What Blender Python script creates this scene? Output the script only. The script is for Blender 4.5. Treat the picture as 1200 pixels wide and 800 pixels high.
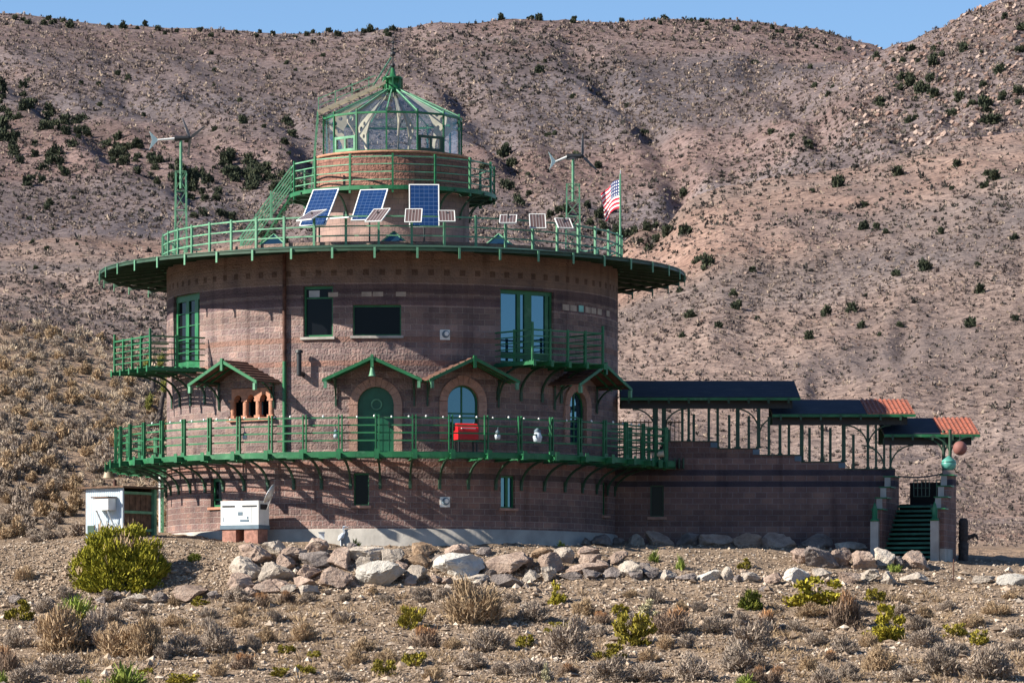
import bpy, math, random
import numpy as np
from mathutils import Vector, Matrix

for o in list(bpy.data.objects):
    bpy.data.objects.remove(o)
scene = bpy.context.scene
COL = scene.collection
rad = math.radians

# ---------------------------------------------------------------- camera, sky, sun, exposure
F = 5190.0                       # focal length in pixels of a 1200 px wide picture
CX, CY = 4.24, -157.3            # camera stands here, eye height = 0
HOR = 790.0
cam_d = bpy.data.cameras.new("camera")
cam = bpy.data.objects.new("camera", cam_d)
COL.objects.link(cam)
cam.location = (CX, CY, 0)
cam.rotation_euler = (rad(90), 0, 0)
cam_d.sensor_width = 36
cam_d.lens = F * 36 / 1200
cam_d.shift_y = (HOR - 400) / 1200
cam_d.clip_start = 0.5
cam_d.clip_end = 12000
scene.camera = cam

SUN_EL, SUN_FRONT = 31.0, 17.0   # the sun stands to the left and a little in front of the castle
s = Vector((-math.cos(rad(SUN_FRONT)) * math.cos(rad(SUN_EL)), -math.sin(rad(SUN_FRONT)) * math.cos(rad(SUN_EL)), math.sin(rad(SUN_EL))))
world = bpy.data.worlds.new("World")
scene.world = world
world.use_nodes = True
nt = world.node_tree
sky = nt.nodes.new("ShaderNodeTexSky")
sky.sky_type = 'NISHITA'
sky.sun_disc = False
sky.sun_elevation = rad(SUN_EL)
sky.sun_rotation = rad(360 - 90 - SUN_FRONT)
sky.altitude = 1800
sky.air_density = 1.0
sky.dust_density = 0.15
sky.ozone_density = 5.0
bg = nt.nodes["Background"]
bg.inputs[1].default_value = 0.075
nt.links.new(sky.outputs[0], bg.inputs[0])
sun_d = bpy.data.lights.new("sun", 'SUN')
sun_d.energy = 5.0
sun_d.angle = rad(0.53)
sun_d.color = (1.0, 0.93, 0.82)
sun = bpy.data.objects.new("sun", sun_d)
COL.objects.link(sun)
sun.rotation_euler = s.to_track_quat('Z', 'Y').to_euler()
vs = scene.view_settings
vs.view_transform = 'Standard'
vs.look = 'None'
vs.gamma = 1
vs.exposure = 1.05
vs.use_curve_mapping = False

# ---------------------------------------------------------------- helpers
def V(*a):
    return Vector(a)

def at(u, y, d):
    """point at distance d in front of the camera seen at pixel (u, y) of a 1200x800 picture"""
    return Vector((CX + (u - 600) * d / F, CY + d, (HOR - y) * d / F))

TURN = 1.545                    # the castle's front axis is turned a little to the right
def P(ph, r, z):
    a = rad(ph + TURN)
    return Vector((r * math.sin(a), -r * math.cos(a), z))

class Fr:
    """local frame: t = right, u = up, n = out"""
    def __init__(self, o, t, n, u=(0, 0, 1)):
        self.o, self.t, self.n, self.u = Vector(o), Vector(t).normalized(), Vector(n).normalized(), Vector(u).normalized()
    def pt(self, a, b, c):
        return self.o + self.t * a + self.u * b + self.n * c

def drum_frame(ph, r, z):
    a = rad(ph + TURN)
    return Fr(P(ph, r, z), (math.cos(a), math.sin(a), 0), (math.sin(a), -math.cos(a), 0))

ROOTLOC = {}

def link(o, parent=None):
    COL.objects.link(o)
    if parent is not None:
        o.parent = parent
        ROOTLOC[o.name] = ROOTLOC[parent.name]
    return o

def tag(o, label=None, cat=None, group=None, kind=None):
    if label: o['label'] = label
    if cat: o['category'] = cat
    if group: o['group'] = group
    if kind: o['kind'] = kind
    return o

def thing(name, label, cat, loc, group=None):
    o = bpy.data.objects.new(name, None)
    o.empty_display_size = 0.2
    o.location = loc
    COL.objects.link(o)
    ROOTLOC[o.name] = Vector(loc)
    return tag(o, label, cat, group)

class MB:
    def __init__(self):
        self.v, self.f, self.uv, self.sm = [], [], {}, []
    def add(self, vs, fs, smooth=False):
        b = len(self.v)
        self.v += [Vector(x) for x in vs]
        for f in fs:
            self.f.append([b + i for i in f])
            self.sm.append(smooth)
        return b
    def quad(self, a, b, c, d, uv=None):
        i = self.add([a, b, c, d], [(0, 1, 2, 3)])
        if uv: self.uv[len(self.f) - 1] = uv
    def hexa(self, p):
        self.add(p, [(0, 3, 2, 1), (4, 5, 6, 7), (0, 1, 5, 4), (1, 2, 6, 5), (2, 3, 7, 6), (3, 0, 4, 7)])
    def fbox(self, fr, a0, a1, b0, b1, c0, c1):
        q = fr.pt
        self.hexa([q(a0, b0, c0), q(a1, b0, c0), q(a1, b0, c1), q(a0, b0, c1), q(a0, b1, c0), q(a1, b1, c0), q(a1, b1, c1), q(a0, b1, c1)])
    def box(self, x0, x1, y0, y1, z0, z1):
        self.hexa([V(x0, y0, z0), V(x1, y0, z0), V(x1, y1, z0), V(x0, y1, z0), V(x0, y0, z1), V(x1, y0, z1), V(x1, y1, z1), V(x0, y1, z1)])
    def bar(self, p, q, w, h=None, up=(0, 0, 1)):
        h = h or w
        p, q = Vector(p), Vector(q)
        d = (q - p).normalized()
        up = Vector(up)
        if abs(d.dot(up)) > 0.98: up = Vector((0, 1, 0))
        sd = d.cross(up).normalized() * w / 2
        uu = sd.cross(d).normalized() * h / 2
        self.hexa([p - sd - uu, p + sd - uu, q + sd - uu, q - sd - uu, p - sd + uu, p + sd + uu, q + sd + uu, q - sd + uu])
    def path(self, pts, w, h=None, up=(0, 0, 1)):
        for a, b in zip(pts, pts[1:]):
            self.bar(a, b, w, h, up)
    def tube(self, p, q, r, r2=None, n=10):
        r2 = r if r2 is None else r2
        p, q = Vector(p), Vector(q)
        d = (q - p).normalized()
        a = d.orthogonal().normalized()
        b = d.cross(a)
        vs = []
        for k in range(n):
            c = a * math.cos(2 * math.pi * k / n) + b * math.sin(2 * math.pi * k / n)
            vs += [p + c * r, q + c * r2]
        fs = [(2 * k, 2 * ((k + 1) % n), 2 * ((k + 1) % n) + 1, 2 * k + 1) for k in range(n)]
        self.add(vs, fs, True)
        self.add(vs[0::2], [tuple(range(n))[::-1]])
        self.add(vs[1::2], [tuple(range(n))])
    def lathe(self, c, prof, n=16, axis=None):
        c = Vector(c)
        vs, fs = [], []
        for r, z in prof:
            for k in range(n):
                t = 2 * math.pi * k / n
                vs.append(c + V(r * math.cos(t), r * math.sin(t), z))
        m = len(prof)
        for i in range(m - 1):
            for k in range(n):
                k2 = (k + 1) % n
                fs.append((i * n + k, i * n + k2, (i + 1) * n + k2, (i + 1) * n + k))
        self.add(vs, fs, True)
    def prism(self, fr, pts, c0, c1):
        n = len(pts)
        vs = [fr.pt(a, b, c0) for a, b in pts] + [fr.pt(a, b, c1) for a, b in pts]
        fs = [tuple(range(n))[::-1], tuple(range(n, 2 * n))]
        fs += [(k, (k + 1) % n, (k + 1) % n + n, k + n) for k in range(n)]
        self.add(vs, fs)
    def arch(self, fr, r0, r1, zs, zb, c0, c1, n=12):
        """stone ring round an arched opening: two legs and wedge stones"""
        for k in range(n):
            a, b = math.pi * k / n, math.pi * (k + 1) / n - 0.012
            ex = 0.05 if k in (n // 2 - 1, n // 2) else 0
            self.prism(fr, [(r0 * math.cos(a), zs + r0 * math.sin(a)), (r1 * math.cos(a), zs + (r1 + ex) * math.sin(a)), (r1 * math.cos(b), zs + (r1 + ex) * math.sin(b)), (r0 * math.cos(b), zs + r0 * math.sin(b))], c0, c1)
        m = max(1, round((zs - zb) / 0.3))
        for k in range(m):
            z0, z1 = zb + (zs - zb) * k / m, zb + (zs - zb) * (k + 1) / m - 0.008
            self.fbox(fr, -r1, -r0, z0, z1, c0, c1)
            self.fbox(fr, r0, r1, z0, z1, c0, c1)
    def build(self, name, m, parent=None, recalc=True):
        off = ROOTLOC[parent.name] if parent is not None else V(0, 0, 0)
        me = bpy.data.meshes.new(name)
        me.from_pydata([tuple(x - off) for x in self.v], [], self.f)
        if self.uv:
            ul = me.uv_layers.new(name="UVMap")
            for fi, uvs in self.uv.items():
                for li, uv in zip(me.polygons[fi].loop_indices, uvs):
                    ul.data[li].uv = uv
        me.polygons.foreach_set("use_smooth", self.sm)
        if recalc and not self.uv:
            import bmesh
            bm = bmesh.new(); bm.from_mesh(me)
            bmesh.ops.recalc_face_normals(bm, faces=bm.faces)
            bm.to_mesh(me); bm.free()
        me.materials.append(m)
        o = bpy.data.objects.new(name, me)
        link(o, parent)
        return o

def ring_copies(o, angles):
    """o was built round the z axis of its thing; put copies of it at the other angles"""
    for i, a in enumerate(angles):
        c = o if i == 0 else o.copy()
        if i:
            COL.objects.link(c)
            ROOTLOC[c.name] = ROOTLOC[o.name]
            for ch in o.children:
                d = ch.copy(); COL.objects.link(d); d.parent = c
        c.rotation_euler.z = rad(a)

def np_mesh(name, v, f, m, tint=None, smooth=False):
    f = np.asarray(f, dtype=np.int32)
    me = bpy.data.meshes.new(name)
    n, k = f.shape
    me.vertices.add(len(v))
    me.vertices.foreach_set("co", np.asarray(v, dtype=np.float32).ravel())
    me.loops.add(n * k)
    me.loops.foreach_set("vertex_index", f.ravel())
    me.polygons.add(n)
    me.polygons.foreach_set("loop_start", np.arange(0, n * k, k, dtype=np.int32))
    me.polygons.foreach_set("use_smooth", np.full(n, smooth, dtype=bool))
    if tint is not None:
        at_ = me.attributes.new("tint", 'FLOAT', 'FACE')
        at_.data.foreach_set("value", np.asarray(tint, dtype=np.float32))
    me.update(calc_edges=True)
    me.materials.append(m)
    return me

def mesh_obj(name, me, parent=None):
    return link(bpy.data.objects.new(name, me), parent)

# ---------------------------------------------------------------- materials
def new_mat(name):
    m = bpy.data.materials.new(name)
    m.use_nodes = True
    return m, m.node_tree, m.node_tree.nodes["Principled BSDF"]

def N(nt, t, **kw):
    n = nt.nodes.new(t)
    for k, v in kw.items():
        setattr(n, k, v)
    return n

def ramp(nt, stops):
    r = N(nt, "ShaderNodeValToRGB")
    e = r.color_ramp.elements
    while len(e) < len(stops): e.new(0.5)
    for x, (p, c) in zip(e, stops):
        x.position = p
        x.color = (*c, 1) if len(c) == 3 else c
    return r

def math_n(nt, op, a, b=None, clamp=False):
    n = N(nt, "ShaderNodeMath", operation=op, use_clamp=clamp)
    for i, x in enumerate((a, b)):
        if x is None: continue
        if isinstance(x, (int, float)): n.inputs[i].default_value = x
        else: nt.links.new(x, n.inputs[i])
    return n.outputs[0]

def mix_c(nt, fac, a, b, blend='MIX'):
    n = N(nt, "ShaderNodeMix", data_type='RGBA', blend_type=blend)
    for i, x in ((0, fac), (6, a), (7, b)):
        if isinstance(x, (int, float)): n.inputs[i].default_value = x
        elif isinstance(x, tuple): n.inputs[i].default_value = (*x, 1)
        else: nt.links.new(x, n.inputs[i])
    return n.outputs[2]

def mat(name, c, rough=0.6, metal=0.0, var=0.15, scale=3.0, bump=0.0, spec=0.4, bscale=None, c2=None, wear=None):
    """plain surface with uneven colour and an optional fine relief"""
    m, nt, b = new_mat(name)
    tc = N(nt, "ShaderNodeTexCoord")
    nz = N(nt, "ShaderNodeTexNoise"); nz.inputs["Scale"].default_value = scale; nz.inputs["Detail"].default_value = 6
    nt.links.new(tc.outputs["Object"], nz.inputs["Vector"])
    lo = c2 if c2 else tuple(x * (1 - var) for x in c)
    hi = c if c2 else tuple(min(1, x * (1 + var)) for x in c)
    r = ramp(nt, [(0.32, lo), (0.68, hi)])
    nt.links.new(nz.outputs[0], r.inputs[0])
    col = r.outputs[0]
    if wear:       # faded and rusty spots of the paint
        for sc, lo_, c_, k in wear:
            w = N(nt, "ShaderNodeTexNoise"); w.inputs["Scale"].default_value = sc; w.inputs["Detail"].default_value = 8; w.inputs["Roughness"].default_value = 0.7
            nt.links.new(tc.outputs["Object"], w.inputs["Vector"])
            f_ = math_n(nt, 'MULTIPLY', math_n(nt, 'MULTIPLY', math_n(nt, 'SUBTRACT', w.outputs[0], lo_), 9.0, True), k)
            col = mix_c(nt, f_, col, c_)
    nt.links.new(col, b.inputs["Base Color"])
    b.inputs["Roughness"].default_value = rough
    b.inputs["Metallic"].default_value = metal
    b.inputs["Specular IOR Level"].default_value = spec
    if bump:
        n2 = N(nt, "ShaderNodeTexNoise"); n2.inputs["Scale"].default_value = bscale or scale * 4; n2.inputs["Detail"].default_value = 8
        nt.links.new(tc.outputs["Object"], n2.inputs["Vector"])
        bp = N(nt, "ShaderNodeBump"); bp.inputs["Strength"].default_value = bump; bp.inputs["Distance"].default_value = 0.05
        nt.links.new(n2.outputs[0], bp.inputs["Height"])
        nt.links.new(bp.outputs[0], b.inputs["Normal"])
    return m

def tint_mat(name, stops, rough=0.85, trans=0.0):
    """plants: each leaf or twig has its own tone from the 'tint' attribute"""
    m, nt, b = new_mat(name)
    a = N(nt, "ShaderNodeAttribute", attribute_name="tint")
    r = ramp(nt, stops)
    nt.links.new(a.outputs["Fac"], r.inputs[0])
    oi = N(nt, "ShaderNodeObjectInfo")
    hs = N(nt, "ShaderNodeHueSaturation")
    nt.links.new(math_n(nt, 'ADD', math_n(nt, 'MULTIPLY', oi.outputs["Random"], 0.3), 0.85), hs.inputs["Value"])
    nt.links.new(r.outputs[0], hs.inputs["Color"])
    nt.links.new(hs.outputs[0], b.inputs["Base Color"])
    b.inputs["Roughness"].default_value = rough
    b.inputs["Specular IOR Level"].default_value = 0.1
    return m

def brick_mat(name, c1, c2, mortar, bw=0.4, bh=0.2, bands=(), shade_squares=None, bump=0.9, rowvar=0.5, rock=12.0):
    """concrete blocks laid in courses over the u/v (metres) of the wall; every course and block has its own tone"""
    m, nt, b = new_mat(name)
    L = nt.links.new
    uv = N(nt, "ShaderNodeUVMap", uv_map="UVMap")
    sep = N(nt, "ShaderNodeSeparateXYZ"); L(uv.outputs[0], sep.inputs[0])
    br = N(nt, "ShaderNodeTexBrick")
    br.inputs["Scale"].default_value = 1
    br.inputs["Brick Width"].default_value = bw
    br.inputs["Row Height"].default_value = bh
    br.inputs["Mortar Size"].default_value = 0.014
    br.inputs["Mortar Smooth"].default_value = 0.3
    br.inputs["Bias"].default_value = 0.0
    br.inputs["Color1"].default_value = (*c1, 1)
    br.inputs["Color2"].default_value = (*c2, 1)
    br.inputs["Mortar"].default_value = (*mortar, 1)
    L(uv.outputs[0], br.inputs["Vector"])
    row = math_n(nt, 'FLOOR', math_n(nt, 'DIVIDE', sep.outputs[1], bh))
    wn = N(nt, "ShaderNodeTexWhiteNoise", noise_dimensions='1D'); L(row, wn.inputs["W"])
    k = math_n(nt, 'ADD', math_n(nt, 'MULTIPLY', wn.outputs["Value"], rowvar), 1 - rowvar / 2)
    vc = N(nt, "ShaderNodeCombineXYZ")
    for i in range(3): L(k, vc.inputs[i])
    col = mix_c(nt, 1.0, br.outputs["Color"], vc.outputs[0], 'MULTIPLY')
    for z0, z1, c, f in bands:
        g = math_n(nt, 'MULTIPLY', math_n(nt, 'GREATER_THAN', sep.outputs[1], z0), math_n(nt, 'LESS_THAN', sep.outputs[1], z1))
        col = mix_c(nt, math_n(nt, 'MULTIPLY', g, f), col, c)
    if shade_squares:  # dark squares painted in for the shade of recessed bricks
        z0, z1, pitch, duty, c = shade_squares
        g = math_n(nt, 'MULTIPLY', math_n(nt, 'GREATER_THAN', sep.outputs[1], z0), math_n(nt, 'LESS_THAN', sep.outputs[1], z1))
        h = math_n(nt, 'LESS_THAN', math_n(nt, 'FRACT', math_n(nt, 'DIVIDE', math_n(nt, 'ADD', sep.outputs[0], 100), pitch)), duty)
        col = mix_c(nt, math_n(nt, 'MULTIPLY', g, h), col, c)
    # weathering
    nz = N(nt, "ShaderNodeTexNoise"); nz.inputs["Scale"].default_value = 1.3; nz.inputs["Detail"].default_value = 8
    L(uv.outputs[0], nz.inputs["Vector"])
    r = ramp(nt, [(0.3, (0.74, 0.74, 0.78)), (0.7, (1.15, 1.1, 1.06))])
    L(nz.outputs[0], r.inputs[0])
    col = mix_c(nt, 1.0, col, r.outputs[0], 'MULTIPLY')
    mp = N(nt, "ShaderNodeMapping"); mp.inputs["Scale"].default_value = (2.6, 0.22, 1); L(uv.outputs[0], mp.inputs[0])
    n3 = N(nt, "ShaderNodeTexNoise"); n3.inputs["Scale"].default_value = 1.0; n3.inputs["Detail"].default_value = 5; L(mp.outputs[0], n3.inputs["Vector"])
    r3 = ramp(nt, [(0.40, (1, 1, 1)), (0.56, (0.93, 0.93, 0.93)), (0.70, (0.66, 0.64, 0.64))]); L(n3.outputs[0], r3.inputs[0])
    col = mix_c(nt, 1.0, col, r3.outputs[0], 'MULTIPLY')
    L(col, b.inputs["Base Color"])
    b.inputs["Roughness"].default_value = 0.92
    b.inputs["Specular IOR Level"].default_value = 0.15
    n2 = N(nt, "ShaderNodeTexNoise"); n2.inputs["Scale"].default_value = rock; n2.inputs["Detail"].default_value = 6
    L(uv.outputs[0], n2.inputs["Vector"])
    hgt = math_n(nt, 'SUBTRACT', n2.outputs[0], math_n(nt, 'MULTIPLY', br.outputs["Fac"], 1.0))
    bp = N(nt, "ShaderNodeBump"); bp.inputs["Strength"].default_value = bump; bp.inputs["Distance"].default_value = 0.085
    L(hgt, bp.inputs["Height"]); L(bp.outputs[0], b.inputs["Normal"])
    return m

BROWN1, BROWN2, MORT = (0.305, 0.215, 0.19), (0.185, 0.136, 0.132), (0.36, 0.295, 0.265)
M = {}
M['wall_up'] = brick_mat("split_block_upper", BROWN1, BROWN2, MORT,
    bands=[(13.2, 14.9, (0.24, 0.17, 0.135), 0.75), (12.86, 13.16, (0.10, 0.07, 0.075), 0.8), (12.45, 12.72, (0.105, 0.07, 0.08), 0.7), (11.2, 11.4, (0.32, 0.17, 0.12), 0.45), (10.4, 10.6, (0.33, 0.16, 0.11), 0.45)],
    shade_squares=(13.46, 13.66, 0.55, 0.36, (0.13, 0.088, 0.07)))
M['wall_low'] = brick_mat("split_block_lower", (0.26, 0.165, 0.14), (0.19, 0.127, 0.117), MORT,
    bands=[(6.6, 6.8, (0.10, 0.075, 0.075), 0.7), (7.0, 7.2, (0.30, 0.15, 0.11), 0.5), (6.2, 6.4, (0.26, 0.13, 0.10), 0.4)])
M['wall_tower'] = brick_mat("smooth_block_tower", (0.30, 0.21, 0.18), (0.26, 0.18, 0.16), (0.2, 0.15, 0.13), bump=0.25, rowvar=0.15)
M['wall_rock'] = brick_mat("rock_face_parapet", (0.32, 0.165, 0.125), (0.25, 0.13, 0.102), (0.2, 0.11, 0.09), bump=1.0, rowvar=0.2, rock=9.0)
M['wall_wing'] = brick_mat("wing_block", (0.24, 0.148, 0.122), (0.165, 0.104, 0.095), (0.25, 0.20, 0.185), bump=0.6,
    bands=[(7.00, 7.20, (0.055, 0.05, 0.065), 0.9), (6.60, 6.80, (0.055, 0.05, 0.065), 0.9)])
M['green'] = mat("green_paint", (0.017, 0.150, 0.053), 0.5, var=0.3, scale=2.2, c2=(0.011, 0.098, 0.038), wear=[(1.7, 0.54, (0.075, 0.20, 0.105), 0.7), (5.0, 0.66, (0.12, 0.07, 0.04), 0.7)])
M['green_pale'] = mat("weathered_green_paint", (0.10, 0.26, 0.15), 0.55, var=0.3, scale=3.0, wear=[(2.3, 0.55, (0.20, 0.34, 0.24), 0.7), (6.0, 0.64, (0.14, 0.09, 0.06), 0.7)])
M['green_dark'] = mat("dark_green_steel", (0.022, 0.060, 0.034), 0.55, var=0.3, scale=2.0, wear=[(4.0, 0.6, (0.07, 0.045, 0.03), 0.6)])
M['green_door'] = mat("green_door_paint", (0.012, 0.10, 0.05), 0.4, var=0.2)
M['green_stair'] = mat("green_stair_paint", (0.015, 0.12, 0.07), 0.55, var=0.35)
M['teal'] = mat("teal_glaze", (0.10, 0.33, 0.27), 0.35, var=0.3)
M['concrete'] = mat("grey_concrete", (0.36, 0.335, 0.30), 0.9, var=0.2, scale=1.6, bump=0.3)
M['stone_arch'] = mat("arch_stone", (0.36, 0.215, 0.165), 0.9, var=0.2, scale=5, bump=0.5)
M['terracotta'] = mat("terracotta", (0.40, 0.19, 0.12), 0.85, var=0.25, scale=6, bump=0.3)
M['awn_top'] = mat("rusty_awning_sheet", (0.105, 0.052, 0.038), 0.85, var=0.4, scale=4)
M['rust'] = mat("rusted_pipe", (0.085, 0.038, 0.026), 0.85, var=0.5, scale=5)
M['black'] = mat("black_metal", (0.02, 0.022, 0.025), 0.5)
M['white'] = mat("white_paint", (0.74, 0.74, 0.71), 0.5, var=0.06, wear=[(2.5, 0.58, (0.50, 0.45, 0.38), 0.6)])
M['cream'] = mat("cream_paint", (0.52, 0.42, 0.29), 0.7, var=0.15, bump=0.1)
M['galv'] = mat("galvanised_steel", (0.55, 0.57, 0.58), 0.4, metal=0.6, var=0.12)
M['shed_metal'] = mat("pale_blue_corrugated_steel", (0.46, 0.53, 0.58), 0.5, metal=0.1, var=0.12)
M['plank'] = mat("dark_wood_plank", (0.12, 0.07, 0.045), 0.9, var=0.4, scale=6, bump=0.3)
M['wood_old'] = mat("weathered_wood", (0.075, 0.06, 0.055), 0.95, var=0.4, scale=7, bump=0.8)
M['navy'] = mat("navy_solar_sheet", (0.012, 0.012, 0.022), 0.6, var=0.3, scale=1.5, spec=0.15, wear=[(2.0, 0.52, (0.04, 0.036, 0.036), 0.7)])
M['red_sheet'] = mat("red_tile_sheet", (0.36, 0.115, 0.07), 0.8, var=0.25, scale=4, wear=[(3.0, 0.5, (0.20, 0.09, 0.065), 0.7), (9.0, 0.6, (0.42, 0.24, 0.17), 0.6)])
M['red'] = mat("red_enamel", (0.55, 0.015, 0.02), 0.35, var=0.1)
M['slate'] = mat("blue_grey_base", (0.10, 0.15, 0.19), 0.6)
M['globe'] = mat("dull_red_globe", (0.22, 0.09, 0.075), 0.7)
M['brick_red'] = mat("red_brick_plinth", (0.32, 0.16, 0.12), 0.9, var=0.3, scale=8, bump=0.4)
M['heron'] = mat("pale_grey_statue", (0.55, 0.60, 0.66), 0.7)
M['blade'] = mat("dark_turbine_blade", (0.09, 0.09, 0.095), 0.5)
M['bronze'] = mat("old_bell_bronze", (0.30, 0.24, 0.17), 0.6, metal=0.3)
M['shade_black'] = mat("painted_interior_shade", (0.012, 0.012, 0.013), 0.9)  # near-black colour standing in for shade inside the stairway
M['frost'] = mat("pale_window_blind", (0.40, 0.42, 0.42), 0.6)

def glass_dark(name, c, refl):
    m, nt, b = new_mat(name)
    b.inputs["Base Color"].default_value = (*c, 1)
    b.inputs["Roughness"].default_value = 0.03
    b.inputs["Specular IOR Level"].default_value = 0.1
    g = N(nt, "ShaderNodeBsdfGlossy"); g.inputs["Roughness"].default_value = 0.02; g.inputs["Color"].default_value = (0.45, 0.8, 1, 1)
    mx = N(nt, "ShaderNodeMixShader"); mx.inputs[0].default_value = refl
    nt.links.new(b.outputs[0], mx.inputs[1]); nt.links.new(g.outputs[0], mx.inputs[2])
    nt.links.new(mx.outputs[0], nt.nodes["Material Output"].inputs[0])
    return m
M['glass'] = glass_dark("dark_window_glass", (0.006, 0.007, 0.009), 0.0)
M['glass_sky'] = glass_dark("sky_reflecting_glass", (0.01, 0.03, 0.05), 0.16)
def clear_glass(name, tintc, gl):
    m, nt, b = new_mat(name)
    t = N(nt, "ShaderNodeBsdfTransparent"); t.inputs[0].default_value = (*tintc, 1)
    g = N(nt, "ShaderNodeBsdfGlossy"); g.inputs["Roughness"].default_value = 0.0; g.inputs["Color"].default_value = (.8, .88, .92, 1)
    lw = N(nt, "ShaderNodeLayerWeight"); lw.inputs[0].default_value = 0.5
    mx = N(nt, "ShaderNodeMixShader")
    nt.links.new(math_n(nt, 'ADD', math_n(nt, 'MULTIPLY', math_n(nt, 'POWER', lw.outputs["Facing"], 4.0), 0.4), gl, True), mx.inputs[0])
    nt.links.new(t.outputs[0], mx.inputs[1]); nt.links.new(g.outputs[0], mx.inputs[2])
    nt.links.new(mx.outputs[0], nt.nodes["Material Output"].inputs[0])
    return m
M['clear'] = clear_glass("clear_lantern_glass", (0.86, 0.90, 0.93), 0.06)
M['clear_roof'] = clear_glass("sky_sheen_roof_glass", (0.70, 0.78, 0.84), 0.17)  # tint and raised gloss put a pale sky sheen into the panes

def grid_mat(name, cell, line, w, h, mort, rough=0.25):
    m, nt, b = new_mat(name)
    uv = N(nt, "ShaderNodeUVMap", uv_map="UVMap")
    br = N(nt, "ShaderNodeTexBrick"); br.offset = 0.0
    br.inputs["Scale"].default_value = 1
    br.inputs["Brick Width"].default_value = w; br.inputs["Row Height"].default_value = h
    br.inputs["Mortar Size"].default_value = mort; br.inputs["Mortar Smooth"].default_value = 0.1
    br.inputs["Color1"].default_value = (*cell, 1); br.inputs["Color2"].default_value = (*[x * 1.25 for x in cell], 1)
    br.inputs["Mortar"].default_value = (*line, 1)
    nt.links.new(uv.outputs[0], br.inputs["Vector"])
    nt.links.new(br.outputs[0], b.inputs["Base Color"])
    b.inputs["Roughness"].default_value = rough
    return m
M['pv_blue'] = grid_mat("blue_solar_cells", (0.007, 0.028, 0.095), (0.075, 0.125, 0.24), 1 / 6, 1 / 10, 0.005)
M['pv_brown'] = grid_mat("brown_thin_film_cells", (0.10, 0.065, 0.06), (0.30, 0.275, 0.27), 0.2, 2.0, 0.02)
# ---------------------------------------------------------------- terrain
rng = np.random.default_rng(7)
_LAT = rng.random((256, 256))
def vnoise(x, y):
    xi, yi = np.floor(x).astype(int), np.floor(y).astype(int)
    fx, fy = x - xi, y - yi
    fx, fy = fx * fx * (3 - 2 * fx), fy * fy * (3 - 2 * fy)
    g = lambda a, b: _LAT[a & 255, b & 255]
    return (g(xi, yi) * (1 - fx) + g(xi + 1, yi) * fx) * (1 - fy) + (g(xi, yi + 1) * (1 - fx) + g(xi + 1, yi + 1) * fx) * fy
def fbm(x, y, o=4):
    t, a, s_ = 0, 1, 0
    for k in range(o):
        t = t + a * vnoise(x * 2 ** k + 17.3 * k, y * 2 ** k + 5.1 * k); s_ += a; a *= 0.5
    return t / s_ - 0.5

UK = np.array([-400, 0, 100, 200, 330, 460, 550, 620, 700, 760, 850, 950, 1010, 1060, 1100, 1140, 1200, 1600], float)
def R_(d):
    k = sorted(d); return np.interp(UK, k, [d[i] for i in k])
ROWS = [
 (125.3, R_({0: 804, 1200: 804})),
 (136.0, R_({0: 752, 460: 749, 1200: 752})),
 (143.8, R_({0: 714, 100: 709, 200: 706, 330: 701, 460: 689, 600: 687, 700: 685, 850: 686, 950: 688, 1060: 690, 1200: 692})),
 (146.5, R_({0: 674, 100: 668, 200: 662, 290: 646, 330: 645, 460: 646, 620: 646, 700: 652, 850: 663, 950: 668, 1060: 675, 1200: 682})),
 (149.3, R_({0: 640, 100: 633, 200: 631, 290: 631, 330: 635, 460: 638, 620: 640, 700: 641, 850: 645, 950: 649, 1060: 659, 1200: 669})),
 (155.0, R_({0: 624, 100: 620, 200: 626, 460: 630, 700: 636, 850: 639, 950: 642, 1060: 652, 1200: 661})),
 (165.0, R_({0: 590, 100: 600, 200: 612, 460: 625, 700: 640, 1060: 651, 1200: 655})),
 (235.0, R_({-400: 330, 0: 376, 100: 392, 200: 420, 330: 480, 460: 560, 620: 615, 850: 634, 1200: 640})),
 (300.0, R_({-400: 345, 0: 390, 100: 405, 200: 432, 330: 490, 460: 560, 700: 622, 850: 628, 1200: 630})),
 (600.0, R_({-400: 335, 0: 374, 200: 412, 330: 440, 460: 480, 700: 535, 850: 548, 950: 545, 1200: 530})),
 (1000.0, R_({-400: 250, 0: 282, 200: 290, 330: 300, 550: 312, 700: 302, 760: 262, 850: 216, 1010: 194, 1140: 158, 1200: 150, 1600: 90})),
 (1080.0, R_({-400: 230, 0: 262, 200: 268, 330: 276, 550: 288, 700: 306, 760: 306, 850: 274, 1010: 254, 1140: 218, 1200: 208, 1600: 146})),
 (1350.0, R_({-400: 130, 0: 142, 330: 150, 550: 150, 700: 148, 850: 135, 950: 92, 1010: 43, 1060: 24, 1100: 7, 1140: -14, 1200: -38, 1600: -110})),
 (1410.0, R_({-400: 110, 0: 120, 330: 128, 550: 128, 700: 126, 850: 112, 950: 82, 1010: 60, 1060: 52, 1140: 32, 1200: 10, 1600: -60})),
 (1650.0, R_({-400: 16, 0: 27, 100: 34, 200: 42, 330: 47, 460: 48, 550: 34, 620: 22, 700: 19, 760: 17, 850: 17, 950: 29, 1010: 45, 1060: 60, 1200: 80, 1600: 90})),
 (1800.0, R_({-400: 60, 0: 70, 600: 62, 1200: 110})),
 (3200.0, R_({-400: 380, 1200: 380})),
]
DK = np.array([-60.0, 0.0, 60.0] + [r[0] for r in ROWS])
ZT = np.array([np.full(len(UK), -2.6), np.full(len(UK), -1.7), np.full(len(UK), -1.15)] + [(HOR - r[1]) * r[0] / F for r in ROWS])

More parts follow.
